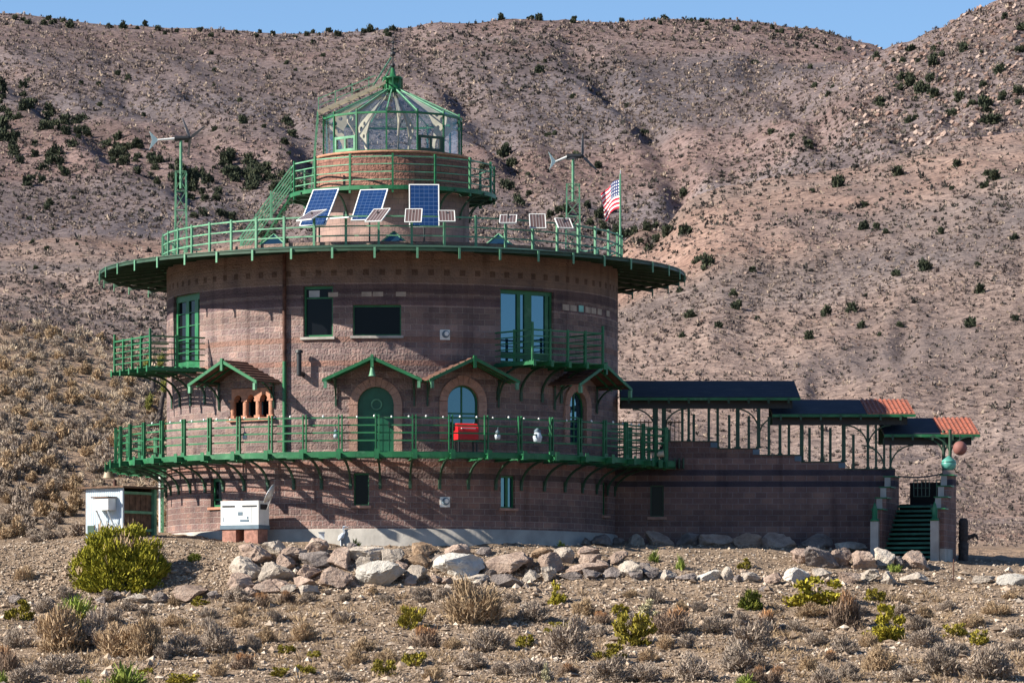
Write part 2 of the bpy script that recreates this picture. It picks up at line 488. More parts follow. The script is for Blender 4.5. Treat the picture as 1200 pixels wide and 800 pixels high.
GULLY = []
def base_z(u, d):
    uc = np.clip(u, UK[0], UK[-1] - 1e-6)
    iu = np.clip(np.searchsorted(UK, uc, side='right') - 1, 0, len(UK) - 2)
    fu = (uc - UK[iu]) / (UK[iu + 1] - UK[iu])
    fu = 0.5 * fu + 0.5 * (fu * fu * (3 - 2 * fu))
    dc = np.clip(d, DK[0], DK[-1] - 1e-6)
    di = np.clip(np.searchsorted(DK, dc, side='right') - 1, 0, len(DK) - 2)
    fd = (dc - DK[di]) / (DK[di + 1] - DK[di])
    z0 = ZT[di, iu] * (1 - fu) + ZT[di, iu + 1] * fu
    z1 = ZT[di + 1, iu] * (1 - fu) + ZT[di + 1, iu + 1] * fu
    return z0 * (1 - fd) + z1 * fd

def ground_z(x, y):
    x, y = np.asarray(x, float), np.asarray(y, float)
    d = y - CY
    dd = np.maximum(d, 20)
    u = 600 + (x - CX) * F / dd
    z = base_z(u, d)
    # softened profile, then relief: gullies on the mountain, hummocks close by
    near = np.clip((230 - d) / 60, 0, 1)
    z = z + near * (fbm(x * 0.35, y * 0.35, 4) * 0.35 + fbm(x * 1.7 + 9, y * 1.7, 3) * 0.16)
    for (ua, da), (ub, db), amp, wd in GULLY:
        vx, vy = ub - ua, (db - da) * .5
        t = np.clip(((u - ua) * vx + (d - da) * .5 * vy) / (vx * vx + vy * vy), 0, 1)
        q = np.hypot(u - ua - t * vx, (d - da) * .5 - t * vy)
        amp = amp * .22
        z = z - amp * np.exp(-(q / wd) ** 2) + amp * .45 * np.exp(-((q - wd * 1.7) / wd) ** 2)
    far = np.clip((d - 230) / 250, 0, 1) * (1 - .75 * np.exp(-((d - 1010) / 70.0) ** 2) * np.clip((u - 720) / 80, 0, 1))
    th = u / 150 + d / 420.0
    gul = np.abs(fbm(th * 1.0 + 3 + fbm(x * .006, y * .006, 3) * 1.8, d / 520.0 + 2, 4)) * 2
    z = z + far * ((gul - 0.28) * 0.0052 * d * np.clip((1720 - d) / 350, 0.15, 1) + fbm(x * 0.006, y * 0.003, 3) * 0.016 * d + fbm(x * 0.05, y * 0.03, 4) * 1.2 + fbm(x * 0.25, y * 0.2, 3) * 0.8)
    return z

def add_gully(pl, amp, wd):
    ds = np.arange(240, 1660, 2.0)
    pts = []
    for u, y in pl:
        yy = np.minimum.accumulate(HOR - base_z(np.full(len(ds), float(u)), ds) * F / ds)
        pts.append((u, float(np.interp(-y, -yy, ds))))
    for a, b in zip(pts, pts[1:]): GULLY.append((a, b, amp, wd))
add_gully([(670, 45), (715, 85), (760, 140), (800, 215), (770, 285)], 9, 17)
add_gully([(880, 60), (930, 110), (965, 150), (1010, 190)], 7, 15)
add_gully([(-20, 90), (60, 145), (130, 182), (225, 215), (340, 262)], 9, 18)
add_gully([(330, 135), (365, 190), (330, 250)], 8, 16)
add_gully([(120, 60), (230, 115), (335, 150)], 5, 14)
add_gully([(480, 55), (545, 120), (600, 190), (640, 260)], 7, 16)
add_gully([(1060, 80), (1120, 122), (1190, 140)], 7, 12)
add_gully([(1200, 330), (1060, 400), (960, 450)], 4, 12)

def gz(x, y):
    return float(ground_z(np.array([x]), np.array([y]))[0])

def grid_mesh(name, us, ds, m):
    U, D = np.meshgrid(us, ds)
    X = CX + (U - 600) * np.maximum(D, 20) / F
    Y = CY + D
    Z = ground_z(X, Y)
    v = np.stack([X, Y, Z], -1).reshape(-1, 3)
    nu, nd = len(us), len(ds)
    idx = np.arange(nu * nd).reshape(nd, nu)
    f = np.stack([idx[:-1, :-1], idx[:-1, 1:], idx[1:, 1:], idx[1:, :-1]], -1).reshape(-1, 4)
    return np_mesh(name, v, f, m, smooth=True), U, D, Z

def ground_material(name, cols, s1, s2, scree, bump, near=None):
    m, nt, b = new_mat(name)
    L = nt.links.new
    tc = N(nt, "ShaderNodeTexCoord")
    n1 = N(nt, "ShaderNodeTexNoise"); n1.inputs["Scale"].default_value = s1; n1.inputs["Detail"].default_value = 8; n1.inputs["Roughness"].default_value = 0.65
    n2 = N(nt, "ShaderNodeTexNoise"); n2.inputs["Scale"].default_value = s2; n2.inputs["Detail"].default_value = 6; n2.inputs["Roughness"].default_value = 0.7
    L(tc.outputs["Object"], n1.inputs[0]); L(tc.outputs["Object"], n2.inputs[0])
    r1 = ramp(nt, [(0.35, cols[0]), (0.5, cols[1]), (0.65, cols[2])])
    L(n1.outputs[0], r1.inputs[0])
    r2 = ramp(nt, [(0.36, (0.5, 0.48, 0.48)), (0.6, (1.12, 1.1, 1.08))])
    L(n2.outputs[0], r2.inputs[0])
    col = mix_c(nt, 1.0, r1.outputs[0], r2.outputs[0], 'MULTIPLY')
    if scree:
        n3 = N(nt, "ShaderNodeTexNoise"); n3.inputs["Scale"].default_value = scree[0]; n3.inputs["Detail"].default_value = 7; n3.inputs["Roughness"].default_value = 0.6
        mp = N(nt, "ShaderNodeMapping"); mp.inputs["Scale"].default_value = (1.0, 0.35, 0.5); mp.inputs["Location"].default_value = (31, 7, 3)
        L(tc.outputs["Object"], mp.inputs[0]); L(mp.outputs[0], n3.inputs[0])
        r3 = ramp(nt, [(0.56, (0, 0, 0)), (0.66, (1, 1, 1))])
        L(n3.outputs[0], r3.inputs[0])
        sp = N(nt, "ShaderNodeSeparateColor"); L(r3.outputs[0], sp.inputs[0])
        col = mix_c(nt, math_n(nt, 'MULTIPLY', sp.outputs[0], scree[2]), col, scree[1])
    if near:     # tan soil on the near slope gives way to pinkish rock soil beyond it
        sy = N(nt, "ShaderNodeSeparateXYZ"); L(tc.outputs["Object"], sy.inputs[0])
        k = math_n(nt, 'DIVIDE', math_n(nt, 'SUBTRACT', math_n(nt, 'ADD', sy.outputs[1], math_n(nt, 'MULTIPLY', n1.outputs[0], 60)), 90), 110, True)
        nc = mix_c(nt, 1.0, near, r2.outputs[0], 'MULTIPLY')
        col = mix_c(nt, k, nc, col)
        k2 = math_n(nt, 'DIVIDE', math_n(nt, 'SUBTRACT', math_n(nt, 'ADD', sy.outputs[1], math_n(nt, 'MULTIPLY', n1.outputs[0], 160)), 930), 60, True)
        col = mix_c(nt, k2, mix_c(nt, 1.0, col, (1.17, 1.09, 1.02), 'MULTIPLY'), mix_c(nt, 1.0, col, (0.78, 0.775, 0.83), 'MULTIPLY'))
    if near:
        n4 = N(nt, "ShaderNodeTexNoise"); n4.inputs["Scale"].default_value = 0.006; n4.inputs["Detail"].default_value = 6; n4.inputs["Distortion"].default_value = 0.8
        L(tc.outputs["Object"], n4.inputs[0])
        r4 = ramp(nt, [(0.36, (0.80, 0.86, 0.92)), (0.5, (1.0, 1.0, 1.0)), (0.62, (1.14, 1.0, 0.93))]); L(n4.outputs[0], r4.inputs[0])
        col = mix_c(nt, 1.0, col, r4.outputs[0], 'MULTIPLY')
    L(col, b.inputs["Base Color"])
    b.inputs["Roughness"].default_value = 0.95
    b.inputs["Specular IOR Level"].default_value = 0.1
    bp = N(nt, "ShaderNodeBump"); bp.inputs["Strength"].default_value = bump[0]; bp.inputs["Distance"].default_value = bump[1]
    L(n2.outputs[0], bp.inputs["Height"]); L(bp.outputs[0], b.inputs["Normal"])
    return m

M['dirt'] = ground_material("gravelly_dirt", [(0.22, 0.16, 0.11), (0.30, 0.225, 0.16), (0.37, 0.285, 0.21)], 0.5, 9.0, None, (1.0, 0.09))
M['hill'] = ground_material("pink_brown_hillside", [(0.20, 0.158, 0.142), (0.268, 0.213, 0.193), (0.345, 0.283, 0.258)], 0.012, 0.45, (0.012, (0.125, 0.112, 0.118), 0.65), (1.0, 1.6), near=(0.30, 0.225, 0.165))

me, _, _, _ = grid_mesh("ground", np.concatenate([np.arange(-420, -120, 6), np.arange(-120, 1321, 2.4), np.arange(1324, 1620, 6)]), np.concatenate([np.arange(119, 172.01, 0.13)]), M['dirt'])
tag(mesh_obj("ground", me), "gravelly tan desert ground sloping down in front of the castle", "ground", kind="structure")
ds_far = np.concatenate([np.arange(171.8, 300, 1.2), np.geomspace(300, 1850, 430), np.geomspace(1900, 3200, 20)])
us_far = np.concatenate([np.arange(-900, -60, 8), np.arange(-60, 1260, 3.5), np.arange(1260, 2000, 8)])
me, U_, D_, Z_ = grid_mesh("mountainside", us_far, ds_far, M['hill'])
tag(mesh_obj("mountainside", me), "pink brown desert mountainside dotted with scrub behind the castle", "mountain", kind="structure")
me, _, _, _ = grid_mesh("valley_floor", np.arange(-2400, 3601, 60), np.concatenate([np.arange(-60, 119.1, 4.0)]), M['dirt'])
tag(mesh_obj("valley_floor", me), "bare desert ground between the viewer and the castle", "ground", kind="structure")
mb = MB(); mb.hexa([V(-3500, -3500, -9), V(3500, -3500, -9), V(3500, 3000, -9), V(-3500, 3000, -9), V(-3500, -3500, -6), V(3500, -3500, -6), V(3500, 3000, -6), V(-3500, 3000, -6)])
tag(mb.build("desert_plain", M['dirt']), "wide desert plain reaching the horizon", "ground", kind="structure")

YI = HOR - Z_ * F / D_                        # image row of each mountain vertex
VIS = np.minimum.accumulate(YI, axis=0)
def hit_far(u, y):
    """first mountain point met by the sight line through (u, y)"""
    j = int(np.argmin(np.abs(us_far - u)))
    k = np.nonzero(YI[:, j] <= y)[0]
    if not len(k): return None
    d = float(ds_far[k[0]])
    x = CX + (u - 600) * d / F
    return V(x, CY + d, gz(x, CY + d)), d

_dn = np.arange(119.5, 236, 0.1)
def hit(u, y):
    x = CX + (u - 600) * _dn / F
    z = ground_z(x, CY + _dn)
    yi = HOR - z * F / _dn
    k = np.nonzero(yi <= y)[0]
    if not len(k): return None
    d = float(_dn[k[0]])
    xx = CX + (u - 600) * d / F
    return V(xx, CY + d, gz(xx, CY + d)), d
# ---------------------------------------------------------------- the round castle
RW = 8.0
castle = thing("castle", "round brown block castle with green decks, gabled awnings and a glass lantern room", "castle", (0, 0, 4.4))

def drum(name, m, r, z0, z1, openings, depth=0.32, parent=castle, step=3.0):
    ph = set(np.round(np.arange(-180, 180.01, step), 4))
    zs = {z0, z1}
    for a, b, c, d in openings:
        ph = {p for p in ph if abs(p - a) > 0.3 and abs(p - b) > 0.3} | {a, b}
        zs |= {c, d}
    ph, zs = sorted(ph), sorted(zs)
    mb = MB()
    for p, q in zip(ph, ph[1:]):
        for e, f in zip(zs, zs[1:]):
            pm, zm = (p + q) / 2, (e + f) / 2
            if any(a < pm < b and c < zm < d for a, b, c, d in openings): continue
            uv = [(rad(p) * r, e), (rad(q) * r, e), (rad(q) * r, f), (rad(p) * r, f)]
            mb.quad(P(p, r, e), P(q, r, e), P(q, r, f), P(p, r, f), uv)
    for a, b, c, d in openings:
        i = r - depth
        mb.quad(P(a, r, c), P(a, i, c), P(a, i, d), P(a, r, d), [(0, c), (depth, c), (depth, d), (0, d)])
        mb.quad(P(b, i, c), P(b, r, c), P(b, r, d), P(b, i, d), [(0, c), (depth, c), (depth, d), (0, d)])
        mb.quad(P(a, r, d), P(a, i, d), P(b, i, d), P(b, r, d), [(0, 0), (0, depth), (1, depth), (1, 0)])
        mb.quad(P(a, i, c), P(a, r, c), P(b, r, c), P(b, i, c), [(0, 0), (0, depth), (1, depth), (1, 0)])
    return mb.build(name, m, parent)

def span(ph, w, z0, z1, r=RW):
    h = math.degrees(math.asin(w / 2 / r))
    return (ph - h, ph + h, z0, z1)

DECK, BALC, ROOF = 7.42, 10.54, 14.45
UP_OPEN = [span(-18.4, 1.06, 11.40, 13.12), span(-3.8, 1.64, 11.42, 12.46), span(35.4, 2.28, BALC, 13.08), span(-64.7, 2.35, BALC, 13.18),
           span(-4.1, 1.23, DECK, 9.70), span(17.3, 1.12, 7.95, 9.78), span(52.8, 1.02, 7.95, 9.76), span(-37.0, 1.76, 8.72, 9.76)]
LOW_OPEN = [span(-49.1, 0.60, 5.74, 6.73), span(-7.6, 0.52, 5.70, 6.79), span(29.3, 0.56, 5.65, 6.75), span(67.7, 0.5, 5.55, 6.70)]
drum("upper_wall", M['wall_up'], RW, DECK, 14.6, UP_OPEN)
drum("lower_wall", M['wall_low'], RW + 0.012, 4.80, DECK + 0.002, LOW_OPEN)
mb = MB(); mb.lathe((0, 0, 0), [(8.10, 3.2), (8.10, 4.88), (8.0, 4.93)], 90); mb.build("foundation", M['concrete'], castle)

def window(ph, w, z0, z1, bar=0.07, vbars=(), hbars=(), glass='glass', sill=None, fmat='green', blind=None, name="window", inset=0.16):
    fr = drum_frame(ph, RW - inset - (w / 2) ** 2 / 16, 0)
    h = w / 2
    mb = MB()
    mb.fbox(fr, -h, -h + bar, z0, z1, -0.06, 0.05)
    mb.fbox(fr, h - bar, h, z0, z1, -0.06, 0.05)
    mb.fbox(fr, -h + bar, h - bar, z1 - bar * 1.4, z1, -0.06, 0.05)
    mb.fbox(fr, -h + bar, h - bar, z0, z0 + bar, -0.06, 0.05)
    for x, bw in vbars: mb.fbox(fr, x - bw / 2, x + bw / 2, z0 + bar, z1 - bar * 1.4, -0.05, 0.04)
    for z, bw in hbars: mb.fbox(fr, -h + bar, h - bar, z - bw / 2, z + bw / 2, -0.045, 0.035)
    f = mb.build(name, M[fmat], castle)
    g = MB(); g.fbox(fr, -h + 0.02, h - 0.02, z0 + 0.02, z1 - 0.02, -0.03, -0.01); g.build("pane", M[glass], f)
    if sill:
        g = MB(); g.fbox(fr, -h - 0.08, h + 0.08, z0 - 0.09, z0 - 0.005, -0.02, inset + 0.1); g.build("sill", M[sill], f)
    if blind:
        g = MB(); g.fbox(fr, *blind, -0.006, 0.0); g.build("blind", M['frost'], f)
    return f

window(-18.4, 1.06, 11.40, 13.12, hbars=[(12.72, 0.05)], vbars=[], sill='concrete', blind=(-0.38, 0.0, 12.76, 12.98))
window(-3.8, 1.64, 11.42, 12.46, bar=0.05, sill='concrete')
tag(window(35.4, 2.28, BALC + 0.02, 13.08, bar=0.1, vbars=[(-0.28, 0.14), (0.12, 0.30), (0.92, 0.14)], hbars=[(10.85, 0.2)], glass='glass_sky', name="french_door"), "green french door with blue sky in its panes")
window(-64.7, 2.35, BALC + 0.02, 13.18, bar=0.16, vbars=[(-0.2, 0.28), (0.62, 0.3)], hbars=[(10.8, 0.14), (11.2, 0.03), (11.65, 0.03), (12.1, 0.03), (12.55, 0.03)], glass='glass', name="french_door")
window(-49.1, 0.60, 5.74, 6.73, bar=0.08, hbars=[(6.0, 0.06)], sill='terracotta')
window(-7.6, 0.52, 5.70, 6.79, bar=0.04, sill='stone_arch')
window(29.3, 0.56, 5.65, 6.75, bar=0.05, vbars=[(0.02, 0.1)], glass='glass_sky', sill='stone_arch')
window(67.7, 0.5, 5.55, 6.70, bar=0.05, sill='stone_arch')

def arched(ph, r, zs, zb, name, glass=None):
    fr = drum_frame(ph, RW, 0)
    pts = [(-r, zb)] + [(r * math.cos(math.pi * (1 - k / 14)), zs + r * math.sin(math.pi * (1 - k / 14))) for k in range(15)] + [(r, zb)]
    mb = MB()
    if glass is None:
        mb.prism(fr, pts, -0.24, -0.16)
        for k in range(-2, 3): mb.fbox(fr, k * 0.22 - 0.006, k * 0.22 + 0.006, zb + 0.02, zs + 0.3, -0.17, -0.15)
        o = mb.build(name, M['green_door'], castle)
        k = MB()
        prev = None
        for i in range(19):
            a = 2 * math.pi * i / 18
            q = fr.pt(0.02 + 0.17 * math.cos(a), zs + 0.02 + 0.17 * math.sin(a), -0.13)
            if prev is not None: k.bar(prev, q, 0.045)
            prev = q
        k.build("knocker_ring", M['green_pale'], o)
        k = MB(); k.fbox(fr, 0.42, 0.47, 8.35, 8.5, -0.16, -0.08); k.build("handle", M['black'], o)
    else:
        ri = r - 0.055
        n = 14
        for k in range(n):
            a, b = math.pi * k / n, math.pi * (k + 1) / n
            mb.prism(fr, [(ri * math.cos(a), zs + ri * math.sin(a)), (r * math.cos(a), zs + r * math.sin(a)), (r * math.cos(b), zs + r * math.sin(b)), (ri * math.cos(b), zs + ri * math.sin(b))], -0.24, -0.14)
        mb.fbox(fr, -r, -ri, zb, zs, -0.24, -0.14); mb.fbox(fr, ri, r, zb, zs, -0.24, -0.14)
        mb.fbox(fr, -ri, ri, zb, zb + 0.06, -0.24, -0.14)
        mb.fbox(fr, -0.025, 0.025, zb + 0.06, zs + ri, -0.22, -0.15)
        mb.fbox(fr, -ri, ri, zs - 0.42, zs - 0.37, -0.215, -0.155)
        o = mb.build(name, M['green'], castle)
        g = MB(); g.prism(fr, pts, -0.205, -0.185); g.build("pane", M[glass], o)
    sr = MB(); sr.arch(fr, r, r + 0.28, zs, zb, -0.3, 0.045); sr.build("arch_surround", M['stone_arch'], o)
    return o
tag(arched(-4.1, 0.615, 9.085, DECK + 0.02, "door"), "round arched green door with a wreath ring")
arched(17.3, 0.555, 9.22, 7.95, "arched_window", 'glass_sky')
arched(52.8, 0.505, 9.25, 7.95, "arched_window", 'glass_sky')

# three narrow lights in a terracotta frame
fr = drum_frame(-37.0, RW, 0)
mb = MB()
for xc in (-0.56, 0.0, 0.56):
    r_, zs_ = 0.16, 9.36
    pts = [(xc - 0.28, zs_)] + [(xc + r_ * math.cos(math.pi * (1 - k / 10)), zs_ + r_ * math.sin(math.pi * (1 - k / 10))) for k in range(11)] + [(xc + 0.28, zs_), (xc + 0.28, 9.74), (xc - 0.28, 9.74)]
    mb.prism(fr, pts, -0.3, 0.02)
for xc in (-0.84, -0.28, 0.28, 0.84):
    mb.tube(fr.pt(xc, 8.76, -0.06), fr.pt(xc, 9.36, -0.06), 0.10, n=12)
    mb.fbox(fr, xc - 0.125, xc + 0.125, 9.29, 9.365, -0.2, 0.045)
    mb.fbox(fr, xc - 0.125, xc + 0.125, 8.74, 8.82, -0.2, 0.045)
tw = mb.build("triple_window", M['terracotta'], castle)
g = MB(); g.fbox(fr, -0.86, 0.86, 8.74, 9.74, -0.29, -0.26); g.build("pane", M['glass'], tw)
g = MB(); g.fbox(fr, -1.0, 1.0, 8.62, 8.735, -0.2, 0.1); g.build("sill", M['terracotta'], tw)

# gabled awnings over the four openings of the deck storey
def awning(ph, W, za, ze, L=1.15):
    fr = drum_frame(ph, RW, 0)
    a = MB()
    th = 0.05
    sag = 0.32
    for sg in (-1, 1):
        a.prism(fr, [(0, za), (sg * W, ze), (sg * W, ze + th), (0, za + th)], -sag, L)
        for k in range(7):
            x = W * (k + 0.5) / 7
            z = za + (ze - za) * x / W + th
            a.prism(fr, [(sg * (x - 0.02), z + 0.007), (sg * (x + 0.02), z - 0.012), (sg * (x + 0.02), z + 0.025), (sg * (x - 0.02), z + 0.04)], -sag, L)
    o = a.build("awning", M['awn_top'], castle)
    for sg in (-1, 1):
        t = MB()
        t.prism(fr, [(0, za - 0.06), (sg * (W + 0.05), ze - 0.08), (sg * (W + 0.05), ze + 0.03), (0, za + 0.055)], L + 0.003, L + 0.05)
        t.build("rake_board", M['green'], o)
        t = MB()
        x = sg * W * 0.82
        zz = za + (ze - za) * 0.82 - 0.05
        t.bar(fr.pt(x, zz, L - 0.1), fr.pt(x, zz, -0.2), 0.07)
        q = [fr.pt(x, zz - 0.85 * (1 - math.cos(k * math.pi / 16)) , L - 0.2 - (L - 0.1) * math.sin(k * math.pi / 16)) for k in range(9)]
        t.path(q, 0.05)
        t.bar(fr.pt(x, zz - 0.9, -0.05), fr.pt(x, zz, -0.05), 0.06)
        t.build("bracket", M['green_dark'], o)
        t = MB(); t.fbox(fr, sg * (W * 0.97) - 0.05, sg * (W * 0.97) + 0.05, ze - 0.28, ze - 0.05, L - 0.04, L + 0.07); t.build("drip_post", M['green_pale'], o)
    t = MB()
    t.fbox(fr, -0.05, 0.05, za - 0.32, za + 0.10, L - 0.03, L + 0.08)
    t.bar(fr.pt(0, za - 0.06, -0.1), fr.pt(0, za - 0.06, L), 0.07)
    for k in (0.33, 0.66):
        for sg in (-1, 1):
            t.bar(fr.pt(0, za - 0.03, L * k), fr.pt(sg * W, ze - 0.03, L * k), 0.05)
    t.build("ridge_beam", M['green'], o)
    return o
for ph, W in ((-39.0, 1.5), (-4.3, 1.62), (17.5, 1.55), (52.8, 1.55)):
    awning(ph, W, 10.60, 9.86)

# lower deck: open steel ring on curved brackets
deck = MB()
for k in range(6):
    r_ = 8.16 + k * 0.32
    deck.path([P(a, r_, DECK) for a in np.arange(-180, 180.1, 3.6)], 0.035, 0.03)
deck = deck.build("deck", M['green'], castle)
b = MB(); b.path([P(a, 9.84, DECK - 0.10) for a in np.arange(-180, 180.1, 3.6)], 0.10, 0.17); b.build("ring_beam", M['green'], deck)
b = MB(); b.path([P(a, 9.0, DECK - 0.12) for a in np.arange(-180, 180.1, 3.6)], 0.08, 0.12); b.build("ring_beam", M['green'], deck)
DPH = [-3 + 7.2 * k for k in range(50)]
fr0 = drum_frame(0, 0, 0)
b = MB()
b.fbox(fr0, -0.015, 0.015, DECK - 0.20, DECK - 0.06, 8.0, 10.18)
for z in (DECK - 0.21, DECK - 0.055): b.fbox(fr0, -0.06, 0.06, z - 0.012, z + 0.012, 8.0, 10.18)
b.fbox(fr0, -0.075, 0.075, DECK - 0.24, DECK + 0.06, 10.18, 10.20)
ring_copies(b.build("joist", M['green'], deck), DPH)
b = MB()
q = [fr0.pt(0, 6.45 + 0.80 * math.sin(k * math.pi / 20), 9.75 - 1.68 * math.cos(k * math.pi / 20)) for k in range(11)]
b.path(q, 0.06, 0.07, (1, 0, 0))
b.fbox(fr0, -0.05, 0.05, 6.25, 6.6, 8.015, 8.07)
ring_copies(b.build("bracket", M['green_dark'], deck), DPH)

rail = MB()
tops = [8.56, 8.31, 8.06, 7.80]
rail.path([P(a, 9.74, tops[0]) for a in DPH + [357 - 0 + 0]], 0.045, 0.045)
deck_railing = rail.build("deck_railing", M['green'], castle)
for z in tops[1:]:
    b = MB(); b.path([P(a, 9.74, z) for a in DPH + [357]], 0.035, 0.05); b.build("rail", M['green'], deck_railing)
b = MB()
for sx in (-0.055, 0.055):
    b.fbox(fr0, sx - 0.02, sx + 0.02, DECK - 0.26, 8.66, 9.77, 9.86)
b.fbox(fr0, -0.09, 0.09, DECK - 0.12, DECK + 0.10, 9.865, 9.88)
b.fbox(fr0, -0.035, 0.035, 8.0, 8.05, 9.78, 9.85)
ring_copies(b.build("post", M['green'], deck_railing), DPH)

# small balconies of the upper storey
def balcony(ph, hw, r0=7.9, r1=9.98):
    fr = drum_frame(ph, 0, 0)
    f = MB()
    z = BALC
    n = 9
    for k in range(n):
        c = r0 + (r1 - r0) * (k + 0.5) / n
        f.fbox(fr, -hw, hw, z - 0.03, z, c - 0.075, c + 0.075)
    o = f.build("balcony", M['green'], castle)
    for x in np.linspace(-hw, hw, 5):
        b = MB()
        b.fbox(fr, x - 0.04, x + 0.04, z - 0.15, z - 0.035, r0, r1 + 0.12)
        b.fbox(fr, x - 0.055, x + 0.055, z - 0.2, z + 0.02, r1 + 0.12, r1 + 0.14)
        b.build("joist", M['green'], o)
    for x in np.linspace(-hw * 0.9, hw * 0.9, 4):
        rr = math.sqrt(RW ** 2 - x * x)
        b = MB()
        b.path([fr.pt(x, z - 1.05 + 0.9 * math.sin(k * math.pi / 20), 9.3 - (9.3 - rr) * math.cos(k * math.pi / 20)) for k in range(11)], 0.06, 0.07, fr.t)
        b.fbox(fr, x - 0.05, x + 0.05, z - 1.25, z - 0.95, rr - 0.02, rr + 0.05)
        b.build("bracket", M['green_dark'], o)
    rl = MB()
    rl.bar(fr.pt(-hw, z + 1.02, r1), fr.pt(hw, z + 1.02, r1), 0.05)
    for sg in (-1, 1): rl.bar(fr.pt(sg * hw, z + 1.02, 7.95), fr.pt(sg * hw, z + 1.02, r1), 0.05)
    rl = rl.build("railing", M['green'], o)
    return o, rl, fr, z, hw, r1
for ph, hw in ((36.3, 1.52), (-64.0, 1.58)):
    o, rl, fr, z, hw, r1 = balcony(ph, hw)
    # the railing's bars and posts belong to the balcony
    for zz in (0.22, 0.42, 0.62, 0.82):
        b = MB(); b.bar(fr.pt(-hw, z + zz, r1), fr.pt(hw, z + zz, r1), 0.035)
        for sg in (-1, 1): b.bar(fr.pt(sg * hw, z + zz, 7.95), fr.pt(sg * hw, z + zz, r1), 0.035)
        c = b.build("rail", M['green'], o)
    for (x, c, h) in ((-hw, r1, 1.28), (0, r1, 1.08), (hw, r1, 1.28), (-hw / 2, r1, 1.08), (hw / 2, r1, 1.08), (-hw, 9.0, 1.08), (hw, 9.0, 1.08)):
        b = MB(); b.fbox(fr, x - 0.035, x + 0.035, z - 0.16, z + h, c - 0.035, c + 0.035); b.build("post", M['green'], o)

# roof overhang: dark sheet on rafters and ring purlins
RPH = [-3.3 + 7.826 * k for k in range(46)]
RIM, ZR = 10.36, 14.03
b = MB()
ang = np.arange(-180, 180.1, 3.913)
for a, c in zip(ang, ang[1:]):
    for dz in (0.0, 0.035):
        b.quad(P(a, 7.9, ROOF + 0.02 + dz), P(c, 7.9, ROOF + 0.02 + dz), P(c, RIM, ZR + 0.13 + dz), P(a, RIM, ZR + 0.13 + dz))
    b.quad(P(a, RIM, ZR + 0.13), P(c, RIM, ZR + 0.13), P(c, RIM, ZR + 0.165), P(a, RIM, ZR + 0.165))
eave = b.build("eave", M['green_dark'], castle, recalc=False)
slope = lambda r: ROOF - 0.0 + (ZR + 0.11 - ROOF) * (r - 7.9) / (RIM - 7.9)
for r_ in (8.5, 9.0, 9.5, 9.95, 10.33):
    b = MB(); b.path([P(a, r_, slope(r_) - 0.045) for a in ang], 0.05, 0.08); b.build("purlin", M['green_dark'], eave)
b = MB()
b.bar(P(0, 7.95, slope(7.95) - 0.13), P(0, RIM + 0.02, slope(RIM) - 0.13), 0.06, 0.12)
rf = b.build("rafter", M['green_dark'], eave)
b = MB()
b.fbox(fr0, -0.035, 0.035, ZR - 0.22, ZR + 0.14, RIM + 0.022, RIM + 0.05)
ring_copies(rf, RPH)
ring_copies(b.build("rafter_tail", M['green_pale'], eave), RPH)
b = MB(); b.lathe((0, 0, 0), [(0.1, ROOF - 0.02), (8.0, ROOF - 0.02), (8.0, ROOF - 0.1), (0.1, ROOF - 0.1)], 64); b.build("roof_deck", M['concrete'], castle)

rail = MB(); rail.path([P(a, 8.14, 15.43) for a in RPH + [356.7]], 0.05, 0.05)
roof_railing = rail.build("roof_railing", M['green_pale'], castle)
for z in (15.1, 14.78):
    b = MB(); b.path([P(a, 8.14, z) for a in RPH + [356.7]], 0.045, 0.045); b.build("rail", M['green_pale'], roof_railing)
b = MB(); b.fbox(fr0, -0.038, 0.038, 14.3, 15.5, 8.12, 8.19); b.fbox(fr0, -0.07, 0.07, 14.3, 14.36, 8.1, 8.22)
ring_copies(b.build("post", M['green_pale'], roof_railing), RPH)

# upper tower, its gallery and the glass lantern room
def plain_drum(name, m, r, z0, z1, step=4.0):
    return drum(name, m, r, z0, z1, [], parent=castle, step=step)
plain_drum("tower_wall", M['wall_tower'], 2.72, ROOF - 0.05, 16.9)
pp = plain_drum("parapet", M['wall_rock'], 2.74, 16.9, 18.22)
b = MB(); b.lathe((0, 0, 0), [(2.4, 18.2), (2.80, 18.2), (2.82, 18.28), (2.4, 18.31)], 60); b.build("coping", M['terracotta'], pp)
GPH = [24 * k for k in range(15)]
b = MB()
for k in range(5): b.path([P(a, 2.83 + k * 0.19, 16.93) for a in np.arange(-180, 180.1, 6)], 0.18, 0.03)
b.path([P(a, 3.66, 16.9) for a in np.arange(-180, 180.1, 6)], 0.06, 0.14)
gal = b.build("gallery", M['green'], castle)
b = MB(); b.bar(P(0, 2.72, 16.86), P(0, 3.74, 16.86), 0.07, 0.09)
b.path([P(0, 3.55 - 0.8 * math.cos(k * math.pi / 16), 16.0 + 0.82 * math.sin(k * math.pi / 16)) for k in range(9)], 0.05, 0.06, (1, 0, 0))
ring_copies(b.build("bracket", M['green_dark'], gal), [12 + 24 * k for k in range(15)])
b = MB(); b.path([P(a, 3.62, 17.98) for a in GPH + [360]], 0.045)
gr = b.build("gallery_railing", M['green_pale'], castle)
for z in (17.72, 17.45, 17.18):
    b = MB(); b.path([P(a, 3.62, z) for a in GPH + [360]], 0.035); b.build("rail", M['green_pale'], gr)
b = MB(); b.fbox(fr0, -0.035, 0.035, 16.72, 18.08, 3.6, 3.67)
ring_copies(b.build("post", M['green'], gr), GPH)

